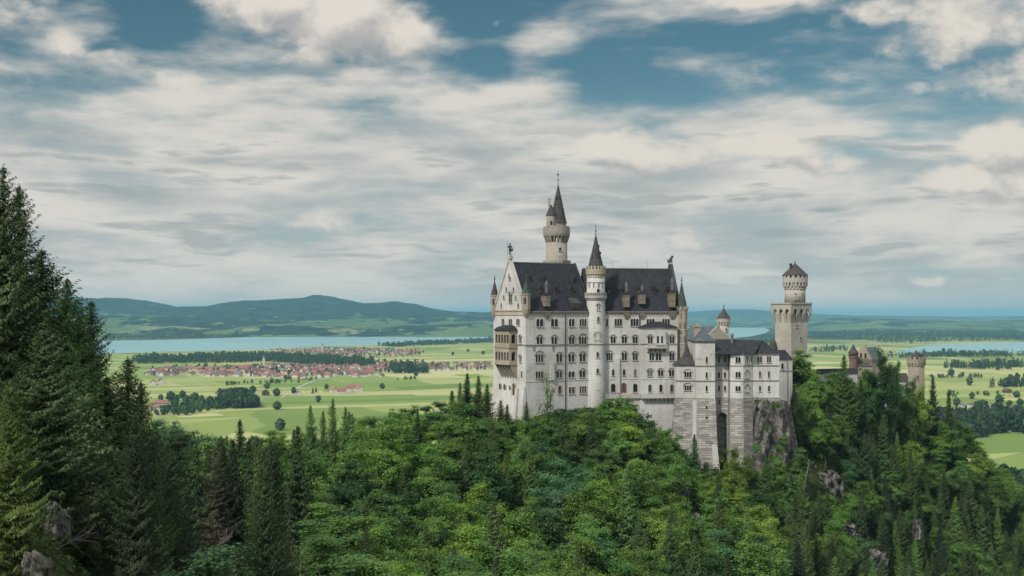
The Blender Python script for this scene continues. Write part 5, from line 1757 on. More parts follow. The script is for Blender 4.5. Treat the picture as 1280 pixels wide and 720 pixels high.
KEY = [  # column, top row, depth, kind, crown radius, tone, label
    (4, 206, 84, 'N', 5.2, 'spruce', 'tallest dark spruce at the left edge with the highest tip'),
    (24, 230, 90, 'N', 5.0, 'spruce', 'second tallest dark spruce just right of the highest tip'),
    (84, 346, 88, 'N', 5.2, 'larch', 'lighter green spruce with long boughs at the edge of the left group'),
    (52, 310, 93, 'N', 7.6, 'spruce_mid', 'broad dark green spruce with sweeping boughs below the two highest tips'),
    (100, 392, 96, 'N', 4.6, 'spruce_mid', 'green spruce half behind the lighter one on the left slope'),
    (56, 400, 76, 'N', 4.8, 'spruce', 'dark drooping spruce wedged low between the left spruces'),
    (114, 374, 116, 'N', 5.5, 'spruce_black', 'slim black green spruce standing against the far lake'),
    (160, 446, 108, 'N', 6.0, 'spruce', 'full dark spruce at the right end of the left slope'),
    (176, 476, 122, 'N', 4.9, 'spruce', 'smaller dark spruce pressed against the full one on the left slope'),
    (134, 470, 98, 'N', 5.2, 'spruce_black', 'deep shaded spruce filling the middle of the left slope'),
    (14, 474, 62, 'N', 2.6, 'spruce_mid', 'olive green spruce with a bare grey trunk at the left edge'),
    (104, 505, 84, 'L', 2.6, 'grey', 'grey green whitebeam with pale leaves among dark spruces'),
    (118, 560, 84, 'N', 3.4, 'spruce', 'short spruce right of the rocks on the left slope'),
    (150, 610, 88, 'N', 4.4, 'spruce_black', 'shadowy spruce at the bottom left below the full spruce'),
    (205, 600, 112, 'N', 4.7, 'spruce_black', 'near black spruce at the bottom beside the dead branches'),
    (372, 532, 190, 'S', 5.8, 'spruce', 'big dark spruce standing alone in the leafy wood left of centre'),
    (268, 556, 160, 'D', 4.6, 'brown', 'brown half bare conifer with curling branches in the left wood'),
    (300, 524, 236, 'S', 3.5, 'spruce', 'small dark spruce tip against the pale fields'),
    (322, 650, 136, 'N', 3.4, 'spruce', 'dark spruce in front of the brown conifer'),
    (226, 645, 128, 'N', 3.4, 'spruce_black', 'black green spruce at the bottom left of the brown conifer'),
    (358, 660, 135, 'L', 2.4, 'grey', 'pale grey leaved bush like tree near the bottom edge'),
    (388, 506, 272, 'S', 3.4, 'larch', 'light green larch first of a row against the fields'),
    (404, 513, 268, 'S', 3.1, 'larch', 'shorter light green larch inside the row against the fields'),
    (416, 497, 275, 'S', 3.8, 'larch', 'tallest light green larch of the row against the fields'),
    (432, 508, 271, 'S', 3.2, 'larch', 'light green larch closing the row against the fields'),
    (440, 516, 266, 'S', 2.9, 'larch', 'small light green larch behind the end of the larch row'),
    (565, 488, 338, 'S', 3.8, 'spruce', 'dark spruce leftmost of the clump beside the palace'),
    (575, 478, 346, 'S', 3.8, 'spruce_mid', 'mid green spruce in the clump left of the palace'),
    (584, 466, 350, 'S', 4.0, 'spruce', 'tallest dark spruce of the clump left of the palace'),
    (598, 469, 352, 'S', 4.1, 'spruce_mid', 'broad spruce of the clump left of the palace'),
    (609, 480, 346, 'S', 3.5, 'spruce', 'dark spruce nearest the loggia wall'),
    (626, 500, 338, 'S', 3.2, 'spruce_mid', 'olive spruce touching the foot of the west wall'),
    (634, 505, 335, 'S', 3.0, 'spruce', 'dark small spruce at the foot of the west wall'),
    (658, 502, 337, 'S', 2.1, 'spruce_mid', 'slim young spruce before the palace corner'),
    (684, 468, 338, 'L', 2.7, 'olive', 'thin airy tree with visible branches before the palace wall'),
    (1001, 444, 416, 'B', 6.8, 'fresh', 'round leafy maple beside the square tower foot'),
    (1055, 444, 402, 'S', 6.5, 'spruce_mid', 'tall broad spruce in front of the curtain wall'),
    (1076, 474, 418, 'S', 4.5, 'spruce', 'darker spruce behind the tall broad one'),
    (1104, 447, 442, 'B', 5.6, 'deep', 'dark high crowned tree with open trunk before the gatehouse'),
    (1114, 452, 446, 'B', 4.6, 'mid', 'leafy tree hiding the right gable of the gatehouse'),
    (1134, 482, 452, 'L', 4.6, 'olive', 'thin olive tree before the round gate tower'),
    (938, 574, 346, 'B', 3.6, 'mid', 'mid green leafy tree before the left edge of the cliff'),
    (974, 556, 352, 'B', 3.4, 'fresh', 'fresh green leafy tree before the right edge of the cliff'),
    (1048, 463, 432, 'B', 5.0, 'mid', 'leafy tree crowded against the curtain wall behind the tall broad spruce'),
    (1063, 472, 436, 'B', 4.4, 'fresh', 'fresh green tree below the left turret of the gatehouse'),
    (1080, 457, 441, 'B', 4.8, 'mid', 'green leafy tree hiding the foot of the stepped gable'),
    (1140, 478, 462, 'B', 3.8, 'mid', 'leafy tree overlapping the left side of the round gate tower'),
    (1088, 463, 437, 'B', 4.6, 'deep', 'dark leafy tree below the gatehouse roof'),
    (1127, 480, 452, 'B', 3.6, 'olive', 'olive green tree between the entrance building and the round gate tower'),
    (1012, 476, 405, 'B', 4.8, 'fresh', 'bright leafy tree under the narrow connecting wing'),
    (1166, 468, 474, 'S', 4.0, 'spruce_black', 'pointed black spruce right of the round gate tower'),
    (1034, 467, 425, 'B', 5.4, 'mid', 'low leafy tree beside the curtain wall'),
    (1018, 470, 396, 'B', 4.4, 'fresh', 'leafy tree under the curtain wall left of the broad spruce'),
    (920, 558, 340, 'B', 4.4, 'bright', 'bright young leafy tree in front of the tall stone arch'),
    (868, 542, 344, 'S', 3.0, 'deep', 'small dark spruce at the foot of the rough buttress'),
    (835, 535, 346, 'B', 3.4, 'mid', 'leafy shrub tree under the terrace corbels'),
    (957, 570, 342, 'S', 3.8, 'spruce_mid', 'spruce at the foot of the bare cliff'),
    (984, 520, 385, 'B', 4.2, 'fresh', 'leafy tree growing at the right side of the cliff'),
    (1066, 560, 380, 'B', 4.0, 'blue', 'blue green round tree above the pale rock face'),
    (1148, 488, 458, 'B', 4.8, 'bright', 'bright green leafy tree below the round gate tower'),
    (1186, 486, 468, 'S', 4.2, 'spruce', 'dark spruce on the right shoulder of the hill'),
    (730, 672, 210, 'B', 5.0, 'bright', 'bright yellow green tree low in the middle of the wood'),
    (935, 640, 300, 'S', 4.5, 'larch', 'light green pointed larch low below the cliff'),
]
SPECIES = {'N': ('spruce_tree', PN), 'S': ('spruce_tree', PS), 'B': ('broadleaf_tree', PB), 'L': ('light_leaved_tree', PL), 'D': ('half_bare_conifer', PD), 'V': ('broadleaf_tree', PV)}


def build_key_trees():
    xs = np.array([(q[0] - 640) / FPX * q[2] for q in KEY]); ys = np.array([float(q[2]) for q in KEY])
    zs = ground_z(xs, ys)
    for q, x, y, z in sorted(zip(KEY, xs, ys, zs), key=lambda t: t[2]):
        zt = (HY - q[1]) / FPX * q[2]
        H = max(zt - z + .6, 4.0)
        nm, pr = SPECIES[q[3]]
        R = q[4]
        if q[0] == 684: pr = PL[:1]
        if q[0] in (104, 358): pr = PL[1:]
        grp = {'S': 'spruces and larches picked out in the wood', 'N': 'near spruces of the left slope', 'B': 'leafy trees picked out in the wood', 'L': 'pale thin leaved trees', 'D': None, 'V': 'leafy trees picked out in the wood'}[q[3]]
        plant(nm, pr, x, y, z - .6, H, R, q[5], q[6], grp)
        tree_rows.append((x, y, R, 1))
        n, box = seen(q[0], q[1], q[2], H, R)
        if box: hide(box)


def zone_of(px, D):
    if px < 200: return 'on the shaded left slope'
    if px < 470: return 'in the left wood before the fields' if D > 190 else 'low in the left wood'
    if px < 640: return 'in the wood left of the palace' if D > 255 else 'at the bottom middle of the wood'
    if px < 830: return 'on the slope under the palace' if D > 285 else 'at the bottom of the wood below the palace'
    if px < 985: return 'under the rough stone buttresses' if D > 300 else 'at the bottom below the cliff'
    if px < 1130: return 'on the right hill under the gatehouse' if D > 380 else 'low on the right hill'
    return 'on the right flank of the hill'


TONE_WORDS = {'bright': 'yellow green', 'fresh': 'fresh green', 'mid': 'mid green', 'deep': 'dark green', 'blue': 'blue green', 'olive': 'olive', 'spruce': 'dark', 'spruce_mid': 'mid green', 'spruce_black': 'black green', 'larch': 'light green'}


def build_wood():
    r = np.random.default_rng(5)
    n = 26000
    D = 70 + 470 * r.random(n) ** .8
    px = r.uniform(-70, 1350, n)
    x = (px - 640) / FPX * D
    z = ground_z(x, D)
    order = np.argsort(D)
    cand = [(px[i], D[i], x[i], z[i]) for i in order]
    placed = np.array([(a, b, c) for a, b, c, _ in tree_rows])
    pts = list(map(tuple, placed))
    arr = np.array(pts)
    cells = {}
    def near(xx, yy, R):
        cx, cy = int(xx // 8), int(yy // 8)
        for i in range(cx - 2, cx + 3):
            for j in range(cy - 2, cy + 3):
                for (a, b, c) in cells.get((i, j), ()):
                    if (a - xx) ** 2 + (b - yy) ** 2 < (.80 * (R + c)) ** 2: return True
        return False
    def put(xx, yy, R): cells.setdefault((int(xx // 8), int(yy // 8)), []).append((xx, yy, R))
    for a, b, c in pts: put(a, b, c * .8)
    count = {}
    for (p, d, xx, zz) in cand:
        # the castle's own ground stays clear
        if d > (343 if p < 690 else 347 if p < 725 else 355) and 614 < p < 835 and d < 420: continue
        if d > 350 and 835 <= p < 985: continue
        if d > 420 and 985 <= p < 1020: continue
        if 1100 < p < 1142 and d > 455: continue
        if p > 1015 and p < 1160 and d > 476: continue
        if p < 985 and d > 365: continue
        u = r.random()
        if p < 200 and d < 200: spr = .72
        elif p < 340: spr = .45
        elif p < 640: spr = .05 if d < 300 else .25
        elif p < 985: spr = .05
        else: spr = .44
        sp = u < spr
        if sp: H = r.uniform(15, 26); R = H * r.uniform(.155, .205)
        else: H = r.uniform(12.5, 20.5); R = H * r.uniform(.29, .37)
        if not sp and 380 < p < 985 and d < 310: R *= 1.2; H *= 1.15
        sy = float(np.interp(p, _sx, _sy))
        if not sp:
            w = R * .7 * FPX / d
            sy = max(sy, float(np.interp(p - w, _sx, _sy)), float(np.interp(p + w, _sx, _sy)))
        lim = (HY - sy - r.uniform(0, 14) * (250 / d)) / FPX * d
        if zz + H > lim:
            H2 = lim - zz
            if H2 < 2.2: continue
            R = R * max(.45, (H2 / H) ** .7)
            H = H2
        if not sp: R = min(R, max(.44 * H, 1.6))
        if near(xx, d, R): continue
        top = HY - (zz + H) / d * FPX
        if any(abs(p - a) < w_ * .7 + R * .55 * FPX / d and c_ - 60 < d < c_ + 3 and top < b_ + 4 for a, b_, c_, w_ in ROCKS): continue
        if top > 735: continue
        if abs(p - 270) < 52 and d < 166 and top < 668: continue
        if abs(p - 372) < 34 and d < 196 and top < 660: continue
        if abs(p - 358) < 24 and d < 140 and top < 700: continue
        ns, box = seen(p, top, d, H, R)
        if ns < 9: continue
        tone = (r.choice(['spruce', 'spruce_mid', 'spruce_black', 'larch'], p=[.42, .33, .17, .08]) if sp else
                r.choice(['bright', 'fresh', 'mid', 'deep', 'blue', 'olive'], p=[.17, .33, .26, .10, .08, .06]))
        if p < 330 and not sp: tone = r.choice(['mid', 'deep', 'blue', 'fresh'])
        tone = str(tone)
        shrub = H < 6.5 and not sp
        if shrub: R = min(R, 3.3)
        kind = 'spruce_tree' if sp else ('leafy_shrub' if shrub else 'broadleaf_tree')
        part = 0 if p < 340 else 1 if p < 640 else 2 if p < 985 else 3
        quota = {'spruce_tree': (84, 20, 20, 120), 'broadleaf_tree': (44, 90, 100, 62), 'leafy_shrub': (40, 60, 100, 96)}[kind][part]
        if count.get((kind, part), 0) >= quota: continue
        count[(kind, part)] = count.get((kind, part), 0) + 1
        zn = zone_of(p, d)
        if H > (19 if sp else 15): sz = 'tall '
        elif H < (12 if sp else 9): sz = 'small '
        else: sz = ''
        word = {'spruce_tree': 'spruce', 'leafy_shrub': 'bushy shrub', 'broadleaf_tree': 'leafy broadleaf tree'}[kind]
        lab = ('' if shrub else sz) + TONE_WORDS[tone] + ' ' + word + ' ' + zn
        plant(kind, (PN if d < 150 else PS) if sp else (PU if shrub else PV if d < 175 else PB), xx, d, zz - .5, H + .5, R, tone, lab, lab.replace('spruce', 'spruces').replace(' tree ', ' trees ').replace('shrub', 'shrubs'), 'shrub' if shrub else 'tree')
        put(xx, d, R)
        hide(box)
    print('WOOD', count)



def build_foot_shrubs():
    """bushes along the foot of the castle walls."""
    r = np.random.default_rng(31)
    k = 0
    for row in range(3):
        for px in np.arange(640, 985, 11.0):
            p = px + r.uniform(-5, 5)
            d = (350 if p > 735 else 346 + (p - 640) * .07) - row * 5.5 + r.uniform(-2, 2)
            if p > 835: d = 352 - row * 5 + r.uniform(-2, 2)
            if 905 < p < 935 and row == 0: continue
            x = (p - 640) / FPX * d
            z = float(ground_z(x, d)[0])
            sy = float(np.interp(p, _sx, _sy)) + r.uniform(0, 9)
            H = min((HY - sy) / FPX * d - z, 7.5)
            if H < 1.6: continue
            R = min(max(H * r.uniform(.42, .6), 1.5), 3.2)
            tone = str(r.choice(['fresh', 'mid', 'deep', 'bright', 'olive'], p=[.3, .3, .16, .14, .1]))
            where = 'at the foot of the palace wall' if p < 735 else 'on the mound below the palace terrace' if p < 835 else 'at the foot of the stone buttresses'
            size = 'high ' if H > 5 else 'low ' if H < 3 else ''
            lab = size + TONE_WORDS[tone] + ' bush ' + where
            plant('leafy_shrub', PU, x, d, z - .4, H + .4, R, tone, lab, lab.replace('bush', 'bushes'), 'shrub')
            tree_rows.append((x, d, R, 1))
            k += 1
    for p, py, H in ((946, 506, 2.2), (972, 512, 2.6), (958, 540, 2.4), (946, 566, 3.0), (980, 556, 3.2), (966, 578, 2.6), (955, 522, 1.8)):
        x, y, z = at(p, py, 358.6)
        plant('leafy_shrub', PU, x, y, z, H, H * .55, 'olive' if py < 530 else 'fresh', 'small ' + ('olive' if py < 530 else 'fresh green') + ' bush clinging to the cliff', 'bushes clinging to the cliff, ' + ('olive' if py < 530 else 'fresh green'), 'shrub')
    print('SHRUBS', k)


build_key_trees()
build_foot_shrubs()
build_wood()


def build_undergrowth():
    """ferns and low scrub over the forest floor: nobody could count it."""
    r = np.random.default_rng(8)
    n = 150000
    D = 60 + 440 * r.random(n) ** .9
    px = r.uniform(-60, 1340, n)
    x = (px - 640) / FPX * D
    z = ground_z(x, D)
    py = HY - z / D * FPX
    keep = (py < 760) & ~((D > 346) & (px > 614) & (px < 985) & (D < 420))
    x, D, z = x[keep], D[keep], z[keep]
    m = len(x)
    patch = wob(x, D, 6.0, .7)
    hgt = (np.clip(patch + .6, 0, 2)) * 1.1 * r.random(m)
    c = np.stack([x, D, z + .1 + hgt], 1)
    v, f = leaf_quads(c, r.normal(size=(m, 3)) * .6 + np.array([0, -.25, .8]), .22 + D * .0009, r)
    o = np_mesh('undergrowth', v, f, M['leaf'])
    o.color = (.045, .075, .022, 1)
    tag(o, 'low ferns and scrub covering the forest floor', 'undergrowth', kind='stuff')


build_undergrowth()
# ------------------------------------------------------------------ the plain: woods, field trees, villages
def inside(poly, x, y):
    c = np.zeros(len(x), bool)
    n = len(poly)
    for i in range(n):
        x0, y0 = poly[i]; x1, y1 = poly[(i + 1) % n]
        hit = ((y0 > y) != (y1 > y)) & (x < (x1 - x0) * (y - y0) / (y1 - y0 + 1e-9) + x0)
        c ^= hit
    return c


def tree_cloud(cx, cy, cz, H, R, conif, per, r):
    """leaf sprays for many far trees at once; each keeps its own crown and height."""
    n = len(cx)
    i = np.repeat(np.arange(n), per)
    m = len(i)
    t = r.random(m)
    a = r.uniform(0, 6.283, m)
    cone = conif[i]
    lump = 1 + .22 * np.sin(3 * a + i * 1.7) + .18 * np.sin(5 * t * 3 + a * 2 + i)
    rad = lump * np.where(cone, R[i] * (1 - t) ** .85 * r.uniform(.55, 1.05, m), R[i] * np.sqrt(np.clip(1 - (t * 2 - 1) ** 2, 0.03, 1)) * r.uniform(.5, 1.1, m))
    z = cz[i] + np.where(cone, H[i] * (.06 + .94 * t), H[i] * (.14 + .86 * t))
    c = np.stack([cx[i] + np.cos(a) * rad, cy[i] + np.sin(a) * rad, z], 1)
    nr = np.stack([np.cos(a), np.sin(a), np.full(m, .6)], 1) + r.normal(size=(m, 3)) * .4
    return leaf_quads(c, nr, (R[i] * np.where(cone, .40, .46)), r, .7)


def far_wood(poly_px, spacing, seed, name, label, hmin=16, hmax=27, conif=.6, per=34, cap=4200, color=(.034, .062, .026)):
    r = np.random.default_rng(seed)
    P = [on_plain(*q) for q in poly_px]
    xs, ys = [q[0] for q in P], [q[1] for q in P]
    area = abs(sum(P[i][0] * P[(i + 1) % len(P)][1] - P[(i + 1) % len(P)][0] * P[i][1] for i in range(len(P)))) / 2
    n = int(min(cap, area / spacing ** 2))
    bx = (max(xs) - min(xs)) * (max(ys) - min(ys))
    k = int(n * bx / area * 1.15) + 10
    x, y = r.uniform(min(xs), max(xs), k), r.uniform(min(ys), max(ys), k)
    # ragged rims and clearings
    x2, y2 = x + 30 * wob(x, y, 60.0, seed), y + 40 * wob(x, y, 90.0, seed + 2)
    kp = inside(P, x2, y2) & (wob(x, y, 110.0, seed + 5) > -.85)
    x, y = x[kp][:n], y[kp][:n]
    n = len(x)
    H = r.uniform(hmin * .62, hmax, n) * (1 + .18 * wob(x, y, 45.0, seed + 3)); cf = r.random(n) < conif
    R = np.where(cf, H * r.uniform(.15, .22, n), H * r.uniform(.28, .38, n))
    v, f = tree_cloud(x, y, np.full(n, PLAIN_Z), H, R, cf, per, r)
    o = np_mesh(name, v, f, M['leaf'])
    o.color = color + (1,)
    tag(o, label, 'wood', kind='stuff')
    return o


def build_far_woods():
    far_wood([(166, 455), (205, 454.5), (300, 453.5), (345, 451.5), (356, 448), (345, 445.5), (303, 445.5), (250, 447.5), (200, 449.5), (166, 450)], 13, 1, 'wood', 'long dark wood between the lake and the village', cap=3600)
    far_wood([(345, 453), (380, 456.5), (425, 458.5), (470, 458.5), (462, 453), (430, 450), (400, 447.5), (352, 446.5)], 14, 41, 'wood', 'dark wood between the upper and the lower village', cap=2600)
    far_wood([(466, 433), (500, 431), (560, 428.5), (600, 426), (640, 425), (640, 428), (560, 431), (500, 434)], 22, 2, 'wood', 'thin dark wood along the near lake shore', cap=1500)
    far_wood([(268, 511), (296, 511.5), (318, 510.5), (327, 505), (318, 499), (290, 497), (274, 500)], 8, 3, 'copse', 'dense dark copse standing alone in the pale fields', cap=700, per=90, hmin=17, hmax=25, conif=.35, color=(.03, .058, .024))
    far_wood([(130, 425.6), (200, 424.6), (277, 422.2), (330, 420), (374, 419.2), (471, 415.2), (500, 413.4), (471, 411.5), (374, 414), (277, 416.5), (130, 420)], 26, 4, 'wood', 'dark wood on the far lake shore', cap=5200, per=14, hmin=22, hmax=32)
    far_wood([(505, 414), (620, 412.5), (620, 411), (505, 412.5)], 26, 24, 'wood', 'thin wood on the far shore near the palace', cap=1200, per=14)
    far_wood([(865, 407.5), (950, 407.6), (968, 411), (985, 416), (1010, 416), (1010, 409), (940, 404), (865, 405)], 34, 5, 'wood', 'blue green wood beyond the lake behind the round turret', cap=2600, per=12, hmin=22, hmax=32)
    far_wood([(1015, 424), (1070, 426), (1120, 430), (1160, 429), (1200, 427.5), (1300, 426), (1300, 417), (1200, 414.5), (1120, 413.5), (1060, 415), (1015, 417)], 40, 6, 'wood', 'broad dark wood band before the right lake', cap=5200, per=14, hmin=22, hmax=32)
    far_wood([(1015, 441), (1060, 440), (1060, 436), (1015, 436.5)], 26, 7, 'wood', 'wood strip behind the square tower', cap=700, per=20)
    far_wood([(1120, 449), (1180, 446.5), (1230, 447), (1300, 446), (1300, 443.5), (1230, 444), (1180, 444), (1120, 446)], 20, 8, 'wood', 'tree belt along the near shore of the right lake', cap=1500, per=24, hmin=18, hmax=28)
    far_wood([(1186, 461), (1230, 462), (1290, 460), (1290, 457), (1240, 458), (1186, 458.5)], 15, 9, 'wood', 'dark tree row between the pale meadows on the right', cap=900, per=34, hmin=18, hmax=30, conif=.8)
    far_wood([(1236, 486), (1300, 483), (1300, 477), (1262, 478), (1236, 482)], 14, 10, 'copse', 'dark thicket at the right edge among meadows', cap=500, per=60)
    far_wood([(1160, 473), (1216, 472.5), (1216, 470.5), (1160, 470.5)], 16, 11, 'hedgerow', 'low hedgerow crossing the right meadows', cap=260, per=34, hmin=6, hmax=15, conif=.1)
    far_wood([(1170, 548), (1200, 546), (1230, 544), (1262, 543), (1300, 548), (1300, 528), (1250, 524), (1205, 522), (1170, 524)], 9.5, 12, 'wood', 'mixed wood behind the bright meadow at the lower right', cap=1500, per=120, hmin=18, hmax=30, conif=.6, color=(.028, .056, .022))
    far_wood([(1262, 610), (1300, 600), (1330, 585), (1330, 640), (1270, 640)], 9, 13, 'copse', 'leafy copse at the right edge of the bright meadow', cap=220, per=160, hmin=12, hmax=19, conif=.1, color=(.03, .062, .02))
    far_wood([(188, 470), (330, 471), (430, 470), (500, 464), (600, 462), (610, 456), (520, 454), (440, 449), (330, 459), (188, 460)], 38, 14, 'village_trees', 'garden trees scattered between the village roofs', cap=900, per=40, hmin=8, hmax=16, conif=.2, color=(.036, .064, .026))
    far_wood([(330, 449), (520, 446), (520, 438), (420, 436), (340, 439)], 40, 15, 'village_trees', 'garden trees among the upper village roofs', cap=420, per=30, hmin=9, hmax=16, conif=.3, color=(.036, .064, .026))
    far_wood([(478, 467), (535, 467), (535, 462.5), (478, 463)], 13, 16, 'copse', 'dark copse at the near edge of the village', cap=260, per=50)
    far_wood([(195, 519), (240, 521), (290, 512), (280, 506), (240, 508), (195, 508)], 19, 17, 'wood', 'light green trees along the stream at the left', cap=260, per=110, hmin=9, hmax=17, conif=.05, color=(.05, .10, .035))
    far_wood([(330, 480), (360, 482), (405, 472), (440, 466), (430, 464), (390, 470), (340, 476)], 26, 18, 'hedgerow', 'green hedgerow winding from the fields to the village', cap=230, per=50, hmin=6, hmax=13, conif=.05, color=(.045, .09, .03))
    for q, (pts, lab) in enumerate((([(440, 476), (470, 479), (520, 474), (520, 473), (470, 477.6), (440, 475)], 'thin hedgerow between the green fields left of the palace'), ([(280, 483), (330, 479), (345, 480), (345, 479), (330, 478), (280, 482)], 'hedgerow above the dark copse'), ([(1165, 497), (1210, 494), (1285, 497), (1285, 496), (1210, 493), (1165, 496)], 'long hedgerow across the lower right meadows'))):
        far_wood(pts, 13, 50 + q, 'hedgerow', lab, cap=90, per=44, hmin=4, hmax=12, conif=.05, color=(.045, .085, .03))
    far_wood([(865, 433), (960, 432), (975, 427), (940, 427.5), (865, 430)], 30, 19, 'wood', 'lakeside trees seen over the lower wing roof', cap=500, per=20)


def lod_tree(seed, H, R, n, conif):
    r = np.random.default_rng(seed)
    v, f = tree_cloud(np.zeros(1), np.zeros(1), np.zeros(1), np.array([H]), np.array([R]), np.array([conif]), n, r)
    return np_mesh('field_tree', v, f, M['leaf'], link=False)


def build_field_trees():
    ls = [lod_tree(1, 14, 5.5, 240, False), lod_tree(2, 14, 6.2, 260, False), lod_tree(3, 14, 4.6, 220, False)]
    lc = [lod_tree(4, 20, 4, 240, True)]
    spots = [(350, 538, 15, 0, 'round bushy tree alone on the pale meadow above the wood'), (346.5, 512, 13, 0, 'single tree in the meadow right of the copse'), (398, 503, 12, 0, None), (367, 492, 12, 0, None), (346, 495, 14, 0, None), (391, 492, 12, 1, None),
             (395, 491, 12, 1, None), (478, 486, 11, 0, 'lone tree in the green field right of the red farm'), (408, 487, 12, 0, None), (316, 492, 15, 0, None), (334, 486, 12, 0, None), 
             (1212, 482, 18, 0, 'dark round tree in the right meadow'), (1249, 505, 16, 0, 'round tree by the parking roofs on the right'), (1271, 497, 12, 0, 'small tree at the right edge of the meadow'), (1215, 499, 13, 0, 'single dark bush below the right hedgerow'), (1189, 470, 18, 0, None),
             (213, 501, 16, 0, None), (221, 503, 14, 0, None), (233, 505, 15, 0, None), (243, 503, 16, 0, None), (252, 504, 14, 0, None), (228, 498, 14, 0, None), (274, 506, 13, 0, None), (201, 502, 13, 0, None), (1232, 446, 26, 1, None), (1262, 462, 28, 1, None), (1247, 463, 26, 1, None),
             (1196, 508, 14, 0, None), (1228, 509, 12, 0, None), (1262, 510, 13, 0, None), (1275, 508, 13, 0, None), (520, 470, 12, 0, None), (585, 440, 14, 0, None), (566, 444, 13, 0, None), (604, 443, 14, 0, None)]
    for i, (px, py, H, cf, lab) in enumerate(spots):
        x, y = on_plain(px, py)
        me = (lc if cf else ls)[i % (1 if cf else 3)]
        o = bpy.data.objects.new('field_tree', me)
        COL.objects.link(o)
        o.location = (x, y, PLAIN_Z)
        k = H / (20 if cf else 14) * 1.15
        o.scale = (k, k, k)
        o.rotation_euler[2] = i * 1.3
        o.color = (.055, .10, .034, 1) if not cf else (.032, .06, .024, 1)
        where = ('by the farms on the left plain' if px < 280 else 'between the copse and the red farm' if px < 420 else 'near the village edge' if px < 640 else 'on the right plain')
        lab2 = lab or ('pointed conifer ' if cf else 'small leafy field tree ') + where
        tag(o, lab2, 'tree', None if lab else lab2.replace('tree', 'trees').replace('conifer', 'conifers'))


M['plaster'] = mat('white_plaster', lambda g, bs, o: g.put(bs.inputs['Base Color'], g.mix(g.noise(pos(g), .03, 3), (.38, .355, .33), (.50, .48, .455))), rough=.9)
def _tiles(c, c2): return lambda g, bs, o: g.put(bs.inputs['Base Color'], g.mix(g.noise(pos(g), .15, 4), c, c2))
M['tile_red'] = mat('terracotta_tiles', _tiles((.27, .115, .088), (.19, .085, .07)), rough=.85)
M['tile_brown'] = mat('brown_tiles', _tiles((.17, .088, .076), (.115, .062, .056)), rough=.85)
M['tile_orange'] = mat('orange_tiles', _tiles((.34, .17, .125), (.27, .125, .092)), rough=.85)
M['tile_grey'] = mat('grey_roof', _tiles((.16, .155, .16), (.10, .10, .105)), rough=.7)
M['timber'] = mat('weathered_timber', _tiles((.10, .065, .045), (.06, .042, .03)), rough=.9)
ROOFS = [('tile_red', 'red'), ('tile_brown', 'brown'), ('tile_orange', 'orange'), ('tile_grey', 'grey')]


def house_mesh(w, l, he, hr, roofm, wallm='plaster'):
    b = MB(); F = Fr(0, 0, 0)
    b.box(F, -w / 2, w / 2, -l / 2, l / 2, 0, he)
    b.extrude(F, [(-w / 2, he), (w / 2, he), (0, hr - .15)], -l / 2, l / 2)
    wall = b
    r = MB()
    o = .9
    sl = (hr - he) / (w / 2)
    for sg in (-1, 1):
        r.hexa([(sg * (w / 2 + o), -l / 2 - o, he - o * sl), (0, -l / 2 - o, hr), (0, l / 2 + o, hr), (sg * (w / 2 + o), l / 2 + o, he - o * sl),
                (sg * (w / 2 + o), -l / 2 - o, he - o * sl + .35), (0, -l / 2 - o, hr + .35), (0, l / 2 + o, hr + .35), (sg * (w / 2 + o), l / 2 + o, he - o * sl + .35)])
    a = wall.build('wall', M[wallm]); c = r.build('roof', M[roofm])
    wm, rm = a.data, c.data
    bpy.data.objects.remove(a); bpy.data.objects.remove(c)
    return wm, rm


def house(px, py, deg, meshes, label, group, name='village_house', cat='house', k=1.0):
    x, y = on_plain(px, py)
    o = thing(name, label, cat, (x, y, PLAIN_Z), group)
    o.rotation_euler[2] = math.radians(deg)
    o.scale = (k, k, k)
    for nm, me in zip(('wall', 'roof'), meshes):
        q = bpy.data.objects.new(nm, me); COL.objects.link(q); q.parent = o
    return o


